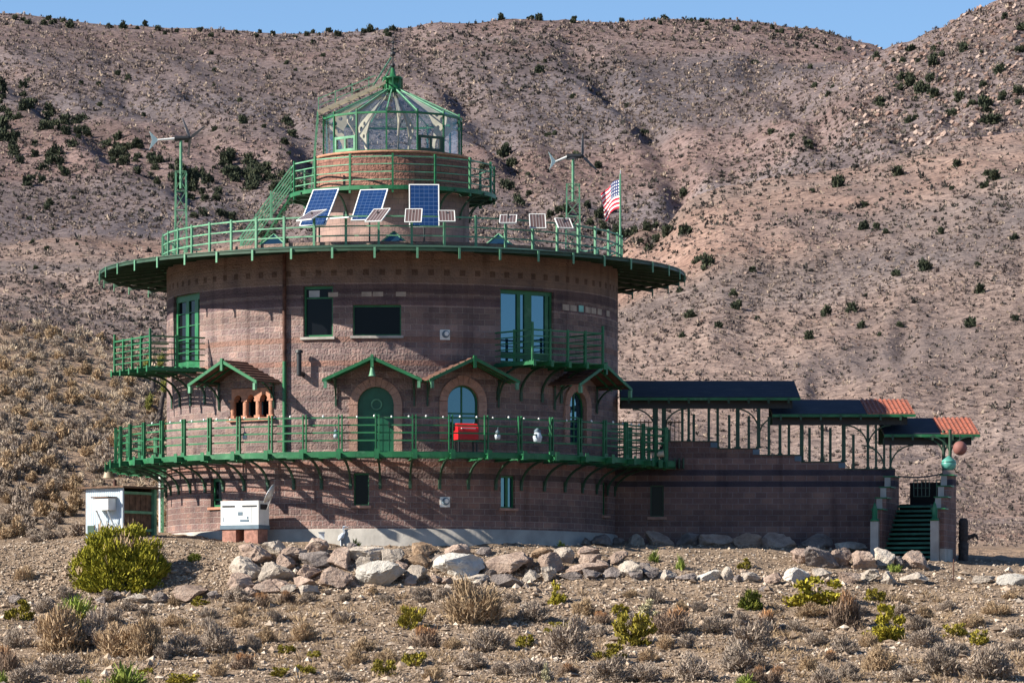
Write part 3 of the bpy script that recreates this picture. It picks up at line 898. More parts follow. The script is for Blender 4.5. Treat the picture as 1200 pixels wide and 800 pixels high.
LN = 14
LPH = [-5 + 360 / LN * k for k in range(LN)]
RL, ZL0, ZL1, ZLT = 2.46, 18.29, 19.66, 20.72
b = MB()
b.path([P(a, RL, ZL0 + 0.03) for a in LPH + [355]], 0.07)
lan = b.build("lantern_room", M['green'], castle)
b = MB(); b.path([P(a, RL, ZL1) for a in LPH + [355]], 0.07); b.build("top_ring", M['green'], lan)
b = MB(); b.bar(P(0, RL + 0.01, ZL0), P(0, RL + 0.01, ZL1 + 0.14), 0.055)
ring_copies(b.build("mullion", M['green'], lan), LPH)
b = MB()
for a, c in zip(LPH, LPH[1:] + [355]):
    b.quad(P(a, RL - 0.02, ZL0), P(c, RL - 0.02, ZL0), P(c, RL - 0.02, ZL1), P(a, RL - 0.02, ZL1))
b.build("wall_glass", M['clear'], lan, recalc=False)
b = MB()
for a, c in zip(LPH, LPH[1:] + [355]):
    b.quad(P(a, RL + 0.02, ZL1 + 0.02), P(c, RL + 0.02, ZL1 + 0.02), P(c, 0.34, ZLT), P(a, 0.34, ZLT))
b.build("roof_glass", M['clear_roof'], lan, recalc=False)
b = MB(); b.bar(P(0, RL + 0.04, ZL1 + 0.05), P(0, 0.32, ZLT + 0.03), 0.035, 0.04)
ring_copies(b.build("glazing_bar", M['green_pale'], lan), LPH)
# cream plate ribs with round holes
cu = bpy.data.curves.new("rib", 'CURVE'); cu.dimensions = '2D'; cu.fill_mode = 'BOTH'; cu.extrude = 0.025
def spl(pts):
    sp = cu.splines.new('POLY'); sp.points.add(len(pts) - 1)
    for q, (x, z) in zip(sp.points, pts): q.co = (x, z, 0, 1)
    sp.use_cyclic_u = True
outer = [(0.4, 2.32), (1.3, 1.92), (2.1, 1.52), (2.28, 1.36), (2.24, 1.1), (1.95, 0.8), (1.80, 0.5), (1.74, 0.0), (1.65, 0.0), (1.67, 0.45), (1.72, 0.72), (1.74, 1.05), (1.5, 1.5), (1.0, 1.9), (0.4, 2.24)]
spl(outer)
for (x, z, r_) in ((2.08, 1.27, 0.10), (1.90, 1.0, 0.075), (1.86, 1.45, 0.075)):
    spl([(x + r_ * math.cos(2 * math.pi * k / 12), z + r_ * math.sin(2 * math.pi * k / 12)) for k in range(12)])
tmp = bpy.data.objects.new("rib_tmp", cu); COL.objects.link(tmp)
bpy.context.view_layer.update()
rme = bpy.data.meshes.new_from_object(tmp.evaluated_get(bpy.context.evaluated_depsgraph_get()))
bpy.data.objects.remove(tmp)
rme.name = "rib"
rme.materials.clear(); rme.materials.append(M['cream'])
rme.transform(Matrix(((0, 0, 1, 0), (-1, 0, 0, 0), (0, 1, 0, ZL0 - 4.4), (0, 0, 0, 1))))
ribo = bpy.data.objects.new("rib", rme); link(ribo, lan)
ring_copies(ribo, [8 + 360 / 7 * k for k in range(7)])
# opening lights, one left, one right
for ph in (LPH[0] + 360 / LN * 1.5, LPH[0] - 360 / LN * 1.5):
    fr = drum_frame(ph, RL * math.cos(math.pi / LN) + 0.012, 0)
    b = MB(); w = RL * math.sin(math.pi / LN) - 0.05
    for z in (ZL0 + 0.06, ZL0 + 0.50): b.fbox(fr, -w, w, z, z + 0.09, -0.02, 0.03)
    for x in (-w, -0.04, w - 0.08): b.fbox(fr, x, x + 0.08, ZL0 + 0.15, ZL0 + 0.50, -0.02, 0.03)
    b.build("opening_light", M['green_dark'] if ph > 0 else M['green_pale'], lan)
b = MB(); b.lathe((0, 0, 0), [(0.02, 20.66), (0.40, 20.68), (0.40, 20.74), (0.28, 20.76), (0.28, 21.12), (0.36, 21.14), (0.36, 21.19), (0.12, 21.24), (0.07, 21.5), (0.0, 21.56)], 7)
for k in range(7):
    a = k * 360 / 7; b.bar(P(a, 0.34, 20.78), P(a, 0.34, 21.2), 0.06)
cap = b.build("cupola", M['green'], lan)
b = MB(); b.tube((0, 0, 21.5), (0.02, 0, 22.62), 0.035, 0.012)
for z, r_ in ((21.62, 0.09), (22.02, 0.10), (22.2, 0.06), (22.42, 0.05)): b.lathe((0.01, 0, z), [(0.0, -r_), (r_ * .7, -r_ * .7), (r_, 0), (r_ * .7, r_ * .7), (0.0, r_)], 10)
b.bar((0.12, 0, 22.05), (-0.1, 0, 22.15), 0.03)
b.build("spire", M['black'], lan)
# roof ladder with a catwalk and hand rails up to the cupola
b = MB()
lx = [(-2.82, -0.35, 18.15), (-2.62, -0.35, 19.85)]
for dy in (-0.28, 0.28):
    b.bar((-2.86, -0.6 + dy, 17.0), (-2.62, -0.6 + dy, 19.9), 0.05)
for k in range(10):
    f = (k + 0.5) / 10; b.bar((-2.86 + .24 * f, -0.88, 17.0 + 2.9 * f), (-2.86 + .24 * f, -0.32, 17.0 + 2.9 * f), 0.035)
lad = b.build("ladder", M['green_pale'], lan)
b = MB()
for dy in (-0.28, 0.28): b.bar((-2.62, -0.6 + dy, 19.85), (-0.25, -0.25 + dy * .8, 20.95), 0.06, 0.10)
for k in range(8):
    f = k / 7; b.bar((-2.62 + 2.37 * f, -0.88 + .37 * f, 19.9 + 1.1 * f), (-2.62 + 2.37 * f, -0.32 + .27 * f, 19.9 + 1.1 * f), 0.04)
b.build("catwalk", M['cream'], lan)
b = MB()
for f in (0, 0.25, 0.5, 0.75): b.bar((-2.62 + 2.37 * f, -0.3 + .25 * f, 19.85 + 1.1 * f), (-2.62 + 2.37 * f, -0.3 + .25 * f, 20.45 + 1.0 * f), 0.03)
b.bar((-2.62, -0.3, 20.4), (-0.6, -0.1, 21.25), 0.03); b.bar((-2.62, -0.3, 20.15), (-0.6, -0.1, 21.0), 0.025)
b.bar((-0.75, -0.2, 20.75), (-0.05, 0, 21.9), 0.05); b.bar((-0.45, -0.2, 20.8), (-0.05, 0, 21.6), 0.04)
b.build("catwalk_rail", M['green_pale'], lan)

# ship's stair from roof to gallery
b = MB()
s0, s1 = V(-5.15, -0.3, ROOF), V(-3.55, -0.3, 16.93)
for dy in (-0.4, 0.4): b.bar(s0 + V(0, dy, 0), s1 + V(0, dy, 0), 0.05, 0.22, (0, 1, 0))
st = b.build("roof_stair", M['green'], castle)
for k in range(11):
    b = MB(); q = s0.lerp(s1, (k + 0.5) / 11); b.box(q.x - .11, q.x + .11, q.y - .39, q.y + .39, q.z - .015, q.z + .015)
    b.build("tread", M['green_dark'], st)
for dy in (-0.42, 0.42):
    b = MB()
    for h in (0.35, 0.65, 0.95): b.bar(s0 + V(-.25, dy, h), s1 + V(-.05, dy, h), 0.045)
    for f in (0.0, 0.33, 0.66): q = s0.lerp(s1, f); b.bar(q + V(-.2, dy, 0), q + V(-.2, dy, 1.0), 0.05)
    b.build("stair_rail", M['green_pale'], st)

# pipes, vent, trellis, roof skylights
b = MB(); pb = P(-26.9, 8.10, 0)
b.tube((pb.x, pb.y, 10.6), (pb.x, pb.y, 14.3), 0.065); dp = b.build("downpipe", M['rust'], castle)
b = MB(); b.tube((pb.x, pb.y, DECK), (pb.x, pb.y, 10.6), 0.066); tag(b.build("pipe_length", M['green'], dp), "green painted lower length")
b = MB(); fr = drum_frame(-22.3, RW, 0)
b.tube(fr.pt(0, 10.15, -0.05), fr.pt(0, 10.15, 0.32), 0.09); b.tube(fr.pt(0, 10.10, 0.32), fr.pt(0, 10.85, 0.32), 0.085); b.tube(fr.pt(0, 10.85, 0.32), fr.pt(0, 10.95, 0.32), 0.14, 0.12)
b.build("flue_pipe", M['black'], castle)
b = MB()
for y_ in (-0.9, -1.5):
    x_ = -math.sqrt(8.12 ** 2 - y_ * y_) - 0.06
    b.bar((x_, y_, 4.6), (x_, y_, 7.2), 0.06)
for k in range(9):
    z = 4.8 + k * 0.28
    b.bar((-8.16, -0.9, z), (-8.06, -1.5, z + 0.3), 0.03); b.bar((-8.16, -0.9, z + .3), (-8.06, -1.5, z), 0.03)
b.build("trellis", M['green_pale'], castle)
b = MB(); b.tube((-8.22, -0.4, 4.4), (-8.22, -0.4, 7.1), 0.055); b.build("drain_pipe", M['white'], castle)
for ph, r_ in ((0.4, 6.2), (-38, 6.6), (33.5, 6.6)):
    c = P(ph, r_, 14.43)
    b = MB(); b.box(c.x - .55, c.x + .55, c.y - .55, c.y + .55, 14.43, 14.62); k = b.build("skylight", M['white'], castle)
    b = MB(); q = [V(c.x - .5, c.y - .5, 14.63), V(c.x + .5, c.y - .5, 14.63), V(c.x + .5, c.y + .5, 14.63), V(c.x - .5, c.y + .5, 14.63)]
    ap = V(c.x, c.y, 15.1)
    b.add(q + [ap], [(0, 1, 4), (1, 2, 4), (2, 3, 4), (3, 0, 4)]); b.build("skylight_glass", M['glass_sky'], k)
    b = MB()
    for x in q: b.bar(x, ap, 0.05)
    b.build("skylight_bar", M['green_pale'], k)
# light blocks let into the upper wall
def inlay(ph, z, w=0.36, h=0.17, m='cream'):
    f = drum_frame(ph, RW, 0); b = MB(); b.fbox(f, -w / 2, w / 2, z, z + h, -0.05, 0.012); return b.build("inlay_block", M[m], castle)
M['block_pale'] = mat("pale_block", (0.36, 0.30, 0.25), 0.9, var=0.2, scale=4, bump=0.3)
for ph in (-6.3, -3.5, 2.0, -14.5): inlay(ph, 12.74, 0.34, 0.15, 'block_pale')
for ph in (48.0, 51.0, 57.5, 60.5, 64, 70): inlay(ph, 12.50, 0.36, 0.2, 'block_pale')
inlay(54.3, 12.50, 0.30, 0.22, 'teal')
# ---------------------------------------------------------------- the covered stairway
YW = -1.5
wx = lambda u, d=155.8: CX + (u - 600) * d / F
wz = lambda y, d=155.8: (HOR - y) * d / F
wing = thing("covered_stairway", "brown block stairway wing with stepped wall and three navy and red canopies", "stairway", (13, 0, 4.2))
frw = Fr((0, 0, 0), (1, 0, 0), (0, -1, 0))

def uvbox(mb, fr, a0, a1, b0, b1, c0, c1):
    q = fr.pt
    for vs, uv in (
        ([q(a0, b0, c1), q(a1, b0, c1), q(a1, b1, c1), q(a0, b1, c1)], [(a0, b0), (a1, b0), (a1, b1), (a0, b1)]),
        ([q(a1, b0, c0), q(a0, b0, c0), q(a0, b1, c0), q(a1, b1, c0)], [(a1, b0), (a0, b0), (a0, b1), (a1, b1)]),
        ([q(a1, b0, c1), q(a1, b0, c0), q(a1, b1, c0), q(a1, b1, c1)], [(-c1, b0), (-c0, b0), (-c0, b1), (-c1, b1)]),
        ([q(a0, b0, c0), q(a0, b0, c1), q(a0, b1, c1), q(a0, b1, c0)], [(-c0, b0), (-c1, b0), (-c1, b1), (-c0, b1)]),
        ([q(a0, b1, c1), q(a1, b1, c1), q(a1, b1, c0), q(a0, b1, c0)], [(a0, -c1), (a1, -c1), (a1, -c0), (a0, -c0)]),
        ([q(a0, b0, c0), q(a1, b0, c0), q(a1, b0, c1), q(a0, b0, c1)], [(a0, -c0), (a1, -c0), (a1, -c1), (a0, -c1)])):
        mb.quad(*vs, uv)

steps = [(7.55, wx(777), DECK - 0.02), (wx(777), wx(840), 8.18), (wx(840), wx(889.5), 7.93), (wx(889.5), wx(938.5), 7.70), (wx(938.5), wx(990), 7.46), (wx(990), wx(1049), 7.21)]
wl, wr_, wb, wt = wx(762), wx(778), 5.55, 6.66
mb = MB()
zb = 3.4
uvbox(mb, frw, 7.55, wl, zb, DECK - 0.02, 1.2, 1.5)
uvbox(mb, frw, wl, wx(777), zb, wb, 1.2, 1.5); uvbox(mb, frw, wl, wx(777), wt, DECK - 0.02, 1.2, 1.5)
uvbox(mb, frw, wx(777), wr_, zb, wb, 1.2, 1.5); uvbox(mb, frw, wx(777), wr_, wt, 8.18, 1.2, 1.5)
uvbox(mb, frw, wr_, wx(840), zb, 8.18, 1.2, 1.5)
for a0, a1, z in steps[2:]: uvbox(mb, frw, a0, a1, zb, z, 1.2, 1.5)
w_wall = mb.build("front_wall", M['wall_wing'], wing)
mb = MB()
for a0, a1, z in steps: uvbox(mb, frw, a0, a1, zb, z, -1.9, -1.6)
mb.build("back_wall", M['wall_wing'], wing)
mb = MB(); uvbox(mb, frw, wx(1049) - .3, wx(1049), zb, 6.4, -1.6, 1.2); mb.build("end_wall", M['wall_wing'], wing)
mb = MB()
for a0, a1, z in steps: mb.fbox(frw, a0, a1 - .004, z - 0.55, z - 0.45, -1.597, 1.197)
mb.build("inner_steps", M['green_stair'], wing)
fr = Fr((0.5 * (wl + wr_), YW, 0), (1, 0, 0), (0, -1, 0))
h = (wr_ - wl) / 2
mb = MB(); mb.fbox(fr, -h, -h + .05, wb, wt, -0.2, -0.1); mb.fbox(fr, h - .05, h, wb, wt, -0.2, -0.1); mb.fbox(fr, -h + .05, h - .05, wt - .05, wt, -0.2, -0.1); mb.fbox(fr, -h + .05, h - .05, wb, wb + .05, -0.2, -0.1)
o = mb.build("window", M['green_dark'], wing)
mb = MB(); mb.fbox(fr, -h + .02, h - .02, wb + .02, wt - .02, -0.17, -0.15); mb.build("pane", M['glass'], o)
mb = MB(); mb.fbox(fr, -h - .1, h + .1, wb - .1, wb - .004, -0.2, 0.06); mb.build("sill", M['stone_arch'], o)
mb = MB()
for a0, a1, z in steps[1:]:
    mb.fbox(frw, a0 + .003, a1 - .003, z + .003, z + 0.035, 1.17, 1.53)
mb.build("wall_cap", M['green_dark'], wing)
for a0, a1, z in steps[1:-1]:
    mb = MB(); mb.fbox(frw, a1 - 0.22, a1 + 0.02, z - 0.20, z - 0.02, 1.503, 1.53); mb.build("end_block", M['slate'], wing)

def canopy(u0, u1, ured, ye, yr, uends):
    de, dr_ = 155.4, 158.7
    Ze, Zr = wz(ye, de), wz(yr, dr_)
    Y0, Y1 = CY + de, CY + dr_
    X0, X1, XR = wx(u0, de), wx(u1, de), wx(ured, de) if ured else None
    def slab(a, b, t0, t1, m):
        m.hexa([V(a, Y0, Ze + t0), V(b, Y0, Ze + t0), V(b, Y1, Zr + t0), V(a, Y1, Zr + t0), V(a, Y0, Ze + t1), V(b, Y0, Ze + t1), V(b, Y1, Zr + t1), V(a, Y1, Zr + t1)])
    m = MB(); slab(X0, X1, -0.05, 0.0, m); o = m.build("canopy", M['green_dark'], wing)
    m = MB(); slab(X0 + .02, (XR or X1) - .01, 0.004, 0.03, m)
    n = int(((XR or X1) - X0) / 1.05)
    for k in range(n): m.bar(V(X0 + .1 + k * 1.05, Y1, Zr + .04), V(X0 + .1 + k * 1.05, Y1, Zr + 0.13), 0.03)
    m.build("solar_sheet", M['navy'], o)
    if XR:
        m = MB(); slab(XR + .005, X1 - .01, 0.004, 0.03, m)
        for k in range(int((X1 - XR) / 0.16)):
            x = XR + .09 + k * 0.16
            m.bar(V(x, Y0 + .01, Ze + 0.045), V(x, Y1, Zr + 0.045), 0.06, 0.035)
        for k in range(1, 8):
            f = k / 8; m.bar(V(XR + .02, Y0 + (Y1 - Y0) * f, Ze + (Zr - Ze) * f + .04), V(X1 - .02, Y0 + (Y1 - Y0) * f, Ze + (Zr - Ze) * f + .04), 0.03, 0.03)
        m.build("red_sheet", M['red_sheet'], o)
    m = MB(); m.box(X0, X1, Y0 - .045, Y0 - .003, Ze - 0.09, Ze + .01); m.build("gutter", M['green'], o)
    m = MB(); m.box(X0 + .05, X1 - .25, -1.42, -1.3, Ze - 0.34, Ze - 0.06); m.build("beam", M['black'], o)
    m = MB(); m.box(X0 + .05, X1 - .25, 1.05, 1.2, Ze - 0.2, Ze + 0.4); m.build("beam", M['green_dark'], o)
    for x in np.arange(X0 + .3, X1 - .2, 0.7):
        m = MB(); m.bar(V(x, Y0 - .01, Ze - .13), V(x, Y1 - .05, Zr - .11), 0.06, 0.12); m.box(x - .035, x + .035, Y0 - .075, Y0 - .047, Ze - .2, Ze - .02); m.build("rafter", M['green_dark'], o)
    return Ze
Z1 = canopy(727, 938, None, 466, 447, None)
Z2 = canopy(905, 1073, 1016, 485.5, 469, None)
Z3 = canopy(1036, 1148.5, 1103, 509, 490.5, None)
def step_z(x):
    for a0, a1, z in steps:
        if a0 <= x < a1: return z
    return 7.2
tall = [(768, 6), (778, 5), (807, 3), (841, 3), (864.5, 4.4), (889, 4), (914, 3.4), (939.5, 4.4), (963.5, 3.4), (988.7, 4.4), (1017, 3), (1026.5, 2.5), (1036, 2.5), (1043.5, 2.5)]
for u, w in tall:
    x = wx(u, 155.95); w = w / 33.3
    Zt = (Z1 if u < 905 else Z2 if u < 1030 else Z3) - 0.1
    m = MB(); m.box(x - w / 2, x + w / 2, -1.41, -1.41 + w, step_z(x) + .03, Zt); m.box(x - w * .8, x + w * .8, -1.44, -1.31, step_z(x) + .036, step_z(x) + .09); m.build("post", M['green_dark'], wing)
for u, y in ((799.6, 479), (813, 485), (830.6, 478), (854.5, 486), (877.5, 487), (901, 488), (924.5, 497), (948.6, 501), (973, 501), (1000, 509)):
    x = wx(u, 155.95)
    m = MB(); m.box(x - .045, x + .045, -1.4, -1.31, step_z(x) + .03, wz(y, 155.95)); m.build("picket", M['green_dark'], wing)
def brace(x, z, sx, r=0.8, y=-1.36):
    m = MB(); m.path([V(x + sx * (r - r * math.cos(k * math.pi / 16)), y, z - r + r * math.sin(k * math.pi / 16)) for k in range(9)], 0.05, 0.06, (0, 1, 0)); m.build("brace", M['green_dark'], wing)
for u, Zc, sx in ((768, Z1, -1), (778, Z1, 1), (889, Z1, -1), (889, Z2 + .35, 1), (1017, Z2, -1), (1043.5, Z3, 1), (1036, Z3, -1), (1017, Z2, 1)):
    brace(wx(u, 155.95), Zc - 0.35, sx)
# slender railings of bars along the back
for u0, u1, z0, z1 in ((726, 764, 7.5, 9.15), (781, 800, 8.2, 9.15)):
    m = MB(); m.bar(V(wx(u0, 159), 1.75, z1 - .1), V(wx(u1, 159), 1.75, z1 - .1), 0.04); m.bar(V(wx(u0, 159), 1.75, z0 + .1), V(wx(u1, 159), 1.75, z0 + .1), 0.04)
    for x in np.arange(wx(u0, 159), wx(u1, 159), 0.15): m.bar(V(x, 1.75, z0), V(x, 1.75, z1), 0.025)
    m.build("bar_railing", M['green_dark'], wing)
# landing between deck and wing
m = MB()
for k in range(9): m.box(7.75, 9.85, -3.2 + k * 0.19, -3.2 + k * 0.19 + 0.13, DECK - .01, DECK + .02)
m.box(7.75, 9.9, -3.3, -3.22, DECK - 0.2, DECK - 0.012); lnd = m.build("landing", M['green'], wing)
for x in (8.2, 8.8, 9.4):
    m = MB(); m.box(x - .04, x + .04, -3.6, -1.6, DECK - 0.2, DECK - .02); m.box(x - .07, x + .07, -3.63, -3.6, DECK - .25, DECK + .04); m.build("joist", M['green'], lnd)
for x in (8.35, 9.0, 9.62):
    m = MB(); m.box(x - .06, x + .06, -3.21, -3.1, DECK - .25, 8.6); m.build("post", M['green'], lnd)
for z in (7.8, 8.06, 8.31, 8.54):
    m = MB(); m.bar(V(7.7, -3.16, z), V(9.62, -3.16, z), 0.05); m.build("rail", M['green'], lnd)
for x in (9.95, 10.1, 10.25):
    m = MB(); m.box(x - .03, x + .03, -2.2, -1.55, DECK - .2, DECK + .15); m.build("stub_beam", M['green_dark'], lnd)
# the flight of green steps between two stepped cheek walls
A = rad(17)
frs = Fr((wx(1020, 153.3), CY + 153.3, 0), (math.cos(A), -math.sin(A), 0), (-math.sin(A), -math.cos(A), 0))
SW = 1.78
for side, (a0, a1), mname in (("left", (0.03, 0.36), 'wall_wing'), ("right", (0.36 + SW, 0.36 + SW + 0.40), 'wall_wing')):
    m = MB()
    tops = [(0.22, 0.9, 5.70), (0.9, 1.55, 6.12), (1.55, 2.25, 6.52), (2.25, 3.05, 6.92)]
    if side == "right": tops = [(0.22, 0.75, 5.70), (0.75, 1.25, 6.12), (1.25, 1.75, 6.52), (1.75, 2.35, 6.92)]
    for c0, c1, z in tops: uvbox(m, frs, a0, a1, 3.5, z, -c1, -c0)
    o = m.build("cheek_wall", M[mname], wing)
    for c0, c1, z in tops:
        m = MB(); m.fbox(frs, a0 - .06, a1 + .05, z + .003, z + .045, -c1 - .02, -c0 + .05); m.build("cap", M['green'], o)
        m = MB(); m.fbox(frs, a0 - .012, a0 + 0.2, z - .36, z - .004, -c0 + .003, -c0 + .02); m.build("lit_face_block", M['concrete'], o)  # pale plates that paint in the sunlit edges of the cheek steps
    m = MB(); m.fbox(frs, a0 - .03, a0 + .24, 3.5, 5.3, -0.215, 0.02); m.build("lit_end_pier", M['concrete'], o)  # pier coloured pale so its narrow face looks sunlit
    m = MB(); q = frs.pt(a0 + .1, 5.3, -.1)
    m.lathe(q, [(0.0, 0), (0.16, 0.0), (0.16, 0.06), (0.09, 0.1), (0.10, 0.4), (0.06, 0.55), (0.0, 0.68)], 10); m.build("newel", M['green'], o)
m = MB(); uvbox(m, frs, 0.36 + SW + 0.25, 0.36 + SW + 0.43, 3.5, 4.35, 0.0 - 1.6, -0.216); m.build("plinth", M['concrete'], wing)
for k in range(12):
    m = MB(); z = 4.02 + k * 0.168; c = 0.25 + k * 0.235
    m.fbox(frs, 0.362, 0.358 + SW, z, z + 0.075, -c - 0.26, -c + .03)
    m.build("tread", M['green_stair'], wing)
m = MB()
m.prism(Fr(frs.pt(0.37, 0, 0), frs.n, -frs.t), [(-0.42, 3.6), (-0.42, 3.95), (-3.05, 5.83), (-3.05, 3.6)], -(SW - .02), 0); m.build("stair_shade_backing", M['shade_black'], wing)  # dark slab added so the gaps between treads look shaded
m = MB(); m.fbox(frs, 0.36, SW - .3, 3.5, 6.0, -5.2, -3.1); m.fbox(frs, 0.3, SW - .3, 5.9, 6.85, -5.3, -5.2); m.build("top_landing", M['shade_black'], wing)  # landing and its back wall painted near black as shade
for a in (0.9, 1.72):
    m = MB()
    for k in range(5): m.fbox(frs, a + k * .14 - .012, a + k * .14 + .012, 6.25, 6.85, -3.0, -2.97)
    for z in (6.25, 6.55, 6.82): m.fbox(frs, a - .02, a + .58, z, z + .03, -3.02, -2.995)
    m.build("gate", M['green_dark'], wing)
m = MB(); m.path([frs.pt(0.36 + SW * f, 6.98 - 0.10 * math.sin(f * math.pi) + .12 * f, -2.9) for f in np.linspace(0, 1, 12)], 0.05); m.build("chain", M['black'], wing)
m = MB(); q = frs.pt(0.36 + SW + .2, 6.97, -2.05)
m.box(q.x - .2, q.x + .2, q.y - .2, q.y + .2, 6.97, 7.12); m.build("pier_top", M['wall_wing'], wing)
for a, c in ((0.36 + SW - .15, -2.9), (0.36 + SW + .2, -2.3)):
    q = frs.pt(a, 0, c)
    m = MB(); m.tube((q.x, q.y, 6.95), (q.x, q.y, Z3 + .15), 0.06); m.build("post", M['green_dark'], wing)
    brace(q.x, Z3 - .1, 1, 0.7, q.y); brace(q.x, Z3 - .1, -1, 0.7, q.y)

# things on and about the stairway
q = frs.pt(0.36 + SW + .2, 7.125, -2.05)
t = thing("jar", "teal glazed jar with a pointed lid on the right stair pillar", "jar", q)
m = MB(); m.lathe(q, [(0.0, 0), (0.13, 0.0), (0.24, 0.10), (0.27, 0.22), (0.25, 0.27)], 16); m.build("vessel", M['teal'], t)
m = MB(); m.lathe(q, [(0.0, 0.272), (0.26, 0.272), (0.24, 0.34), (0.12, 0.43), (0.03, 0.50), (0.0, 0.51)], 16); m.build("lid", M['teal'], t)
q = at(1125, 525, 154.2)
t = thing("globe_lantern", "dull red globe hanging from the end of the lowest canopy", "lantern", q)
m = MB(); m.lathe(q, [(0.25 * math.sin(a), -0.25 * math.cos(a)) for a in np.linspace(0.01, 3.13, 13)], 18); m.build("globe", M['globe'], t)
m = MB(); m.tube(q + V(0, 0, .24), V(q.x, q.y, Z3 - .03), 0.015); m.build("cord", M['black'], t)
g, d = hit(1129, 656)
t = thing("carved_stump", "dark weathered log post with a side branch right of the stairs", "post", g)
m = MB(); pr = [(0.20, -.2), (0.17, 0.2), (0.19, 0.55), (0.15, 0.6), (0.15, 0.66), (0.18, 0.72), (0.16, 1.1), (0.17, 1.35), (0.12, 1.45), (0.0, 1.47)]
m.lathe(g, pr, 12); m.build("trunk", M['wood_old'], t)
m = MB(); m.tube(g + V(.1, 0, .75), g + V(.42, -.1, .88), 0.09, 0.06); m.tube(g + V(.42, -.1, .88), g + V(.50, -.1, .70), 0.06, 0.03); m.build("branch", M['wood_old'], t)
g, d = hit(1117, 681)
t = thing("stake", "thin rusty stake standing in the gravel before the stairs", "stake", g)
m = MB(); m.tube(g + V(0, 0, -.1), g + V(0.02, 0, .72), 0.02); m.build("rod", M['rust'], t)
m = MB(); m.tube(g + V(0, 0, .1), g + V(-.1, .05, .02), 0.012); m.build("wire", M['rust'], t)

# ---------------------------------------------------------------- things on the castle roof and deck
def pv(label, name, u, y, d, yaw, tilt, w, h, cells, zfoot, group=None):
    c = at(u, y, d)
    ya, ti = rad(yaw), rad(tilt)
    uu = V(math.cos(ya), -math.sin(ya), 0)
    vv = V(math.sin(ya) * math.sin(ti), math.cos(ya) * math.sin(ti), math.cos(ti))
    nn = uu.cross(vv)
    foot = V(c.x, c.y + 0.12, zfoot)
    t = thing(name, label, "solar panel", foot, group)
    f = Fr(c, uu, nn, vv)
    e = 0.035 if h > 1 else 0.025
    m = MB(); m.fbox(f, -w / 2, w / 2, -h / 2, -h / 2 + e, -.03, .012); m.fbox(f, -w / 2, w / 2, h / 2 - e, h / 2, -.03, .012); m.fbox(f, -w / 2, -w / 2 + e, -h / 2 + e, h / 2 - e, -.03, .012); m.fbox(f, w / 2 - e, w / 2, -h / 2 + e, h / 2 - e, -.03, .012)
    m.build("frame", M['white'], t)
    m = MB(); q = f.pt; a, b_ = w / 2 - e, h / 2 - e
    m.quad(q(-a, -b_, 0), q(a, -b_, 0), q(a, b_, 0), q(-a, b_, 0), [(0, 0), (1, 0), (1, 1), (0, 1)])
    m.build("cell_sheet", M[cells], t)
    m = MB(); m.fbox(f, -a, a, -b_, b_, -.025, -.006); m.bar(q(0, 0, -.03), foot + V(0, 0, max(0.0, c.z - zfoot - .15)), 0.05); m.tube(foot, foot + V(0, 0, max(.1, c.z - zfoot - .1)), 0.03)
    m.build("mount", M['black'], t)
    return t
G1, G2 = "large blue solar panels on the roof", "small brown solar panels along the roof railing"
pv("large blue solar panel leaning right, left of the three on the roof", "large_solar_panel", 374, 243, 150.3, 27, 36, 1.02, 1.65, 'pv_blue', ROOF, G1)
pv("large blue solar panel tilted over the skylight, middle of the three on the roof", "large_solar_panel", 433, 240, 150.3, 16, 42, 1.0, 1.55, 'pv_blue', ROOF, G1)
pv("large upright blue solar panel facing front below the lantern tower", "large_solar_panel", 497, 241, 150.3, -2, 21, 1.03, 1.62, 'pv_blue', ROOF, G1)
for (lb, u, y, yaw, tilt, w, h) in (
    ("small brown solar panel lying flat before the left large blue panel", 365, 252, 45, 62, 0.78, 0.80),
    ("small grey solar panel seen edge on between two large blue panels", 403, 254.5, 30, 83, 0.75, 0.6),
    ("small brown solar panel leaning right over the middle large blue panel", 442.5, 252, 25, 55, 0.63, 0.85),
    ("small brown solar panel over the lower left of the upright blue panel", 484.5, 252.5, 4, 38, 0.58, 0.62),
    ("small brown solar panel just right of the upright blue panel", 523.5, 253, -4, 48, 0.56, 0.62),
    ("small grey striped solar panel on the railing right of the tower", 595.5, 256.5, 3, 58, 0.58, 0.62),
    ("small brown solar panel, steepest of the three right of the tower", 630, 259, -5, 33, 0.56, 0.62),
    ("small grey striped solar panel in front of the right wind turbine", 661, 261.5, -15, 52, 0.54, 0.62)):
    X = (u - 460) / 34.8
    dd = -CY - math.sqrt(max(0.1, 8.62 ** 2 - X * X))
    pv(lb, "small_solar_panel", u, y, dd, yaw, tilt, w, h, 'pv_brown', 15.46, G2)

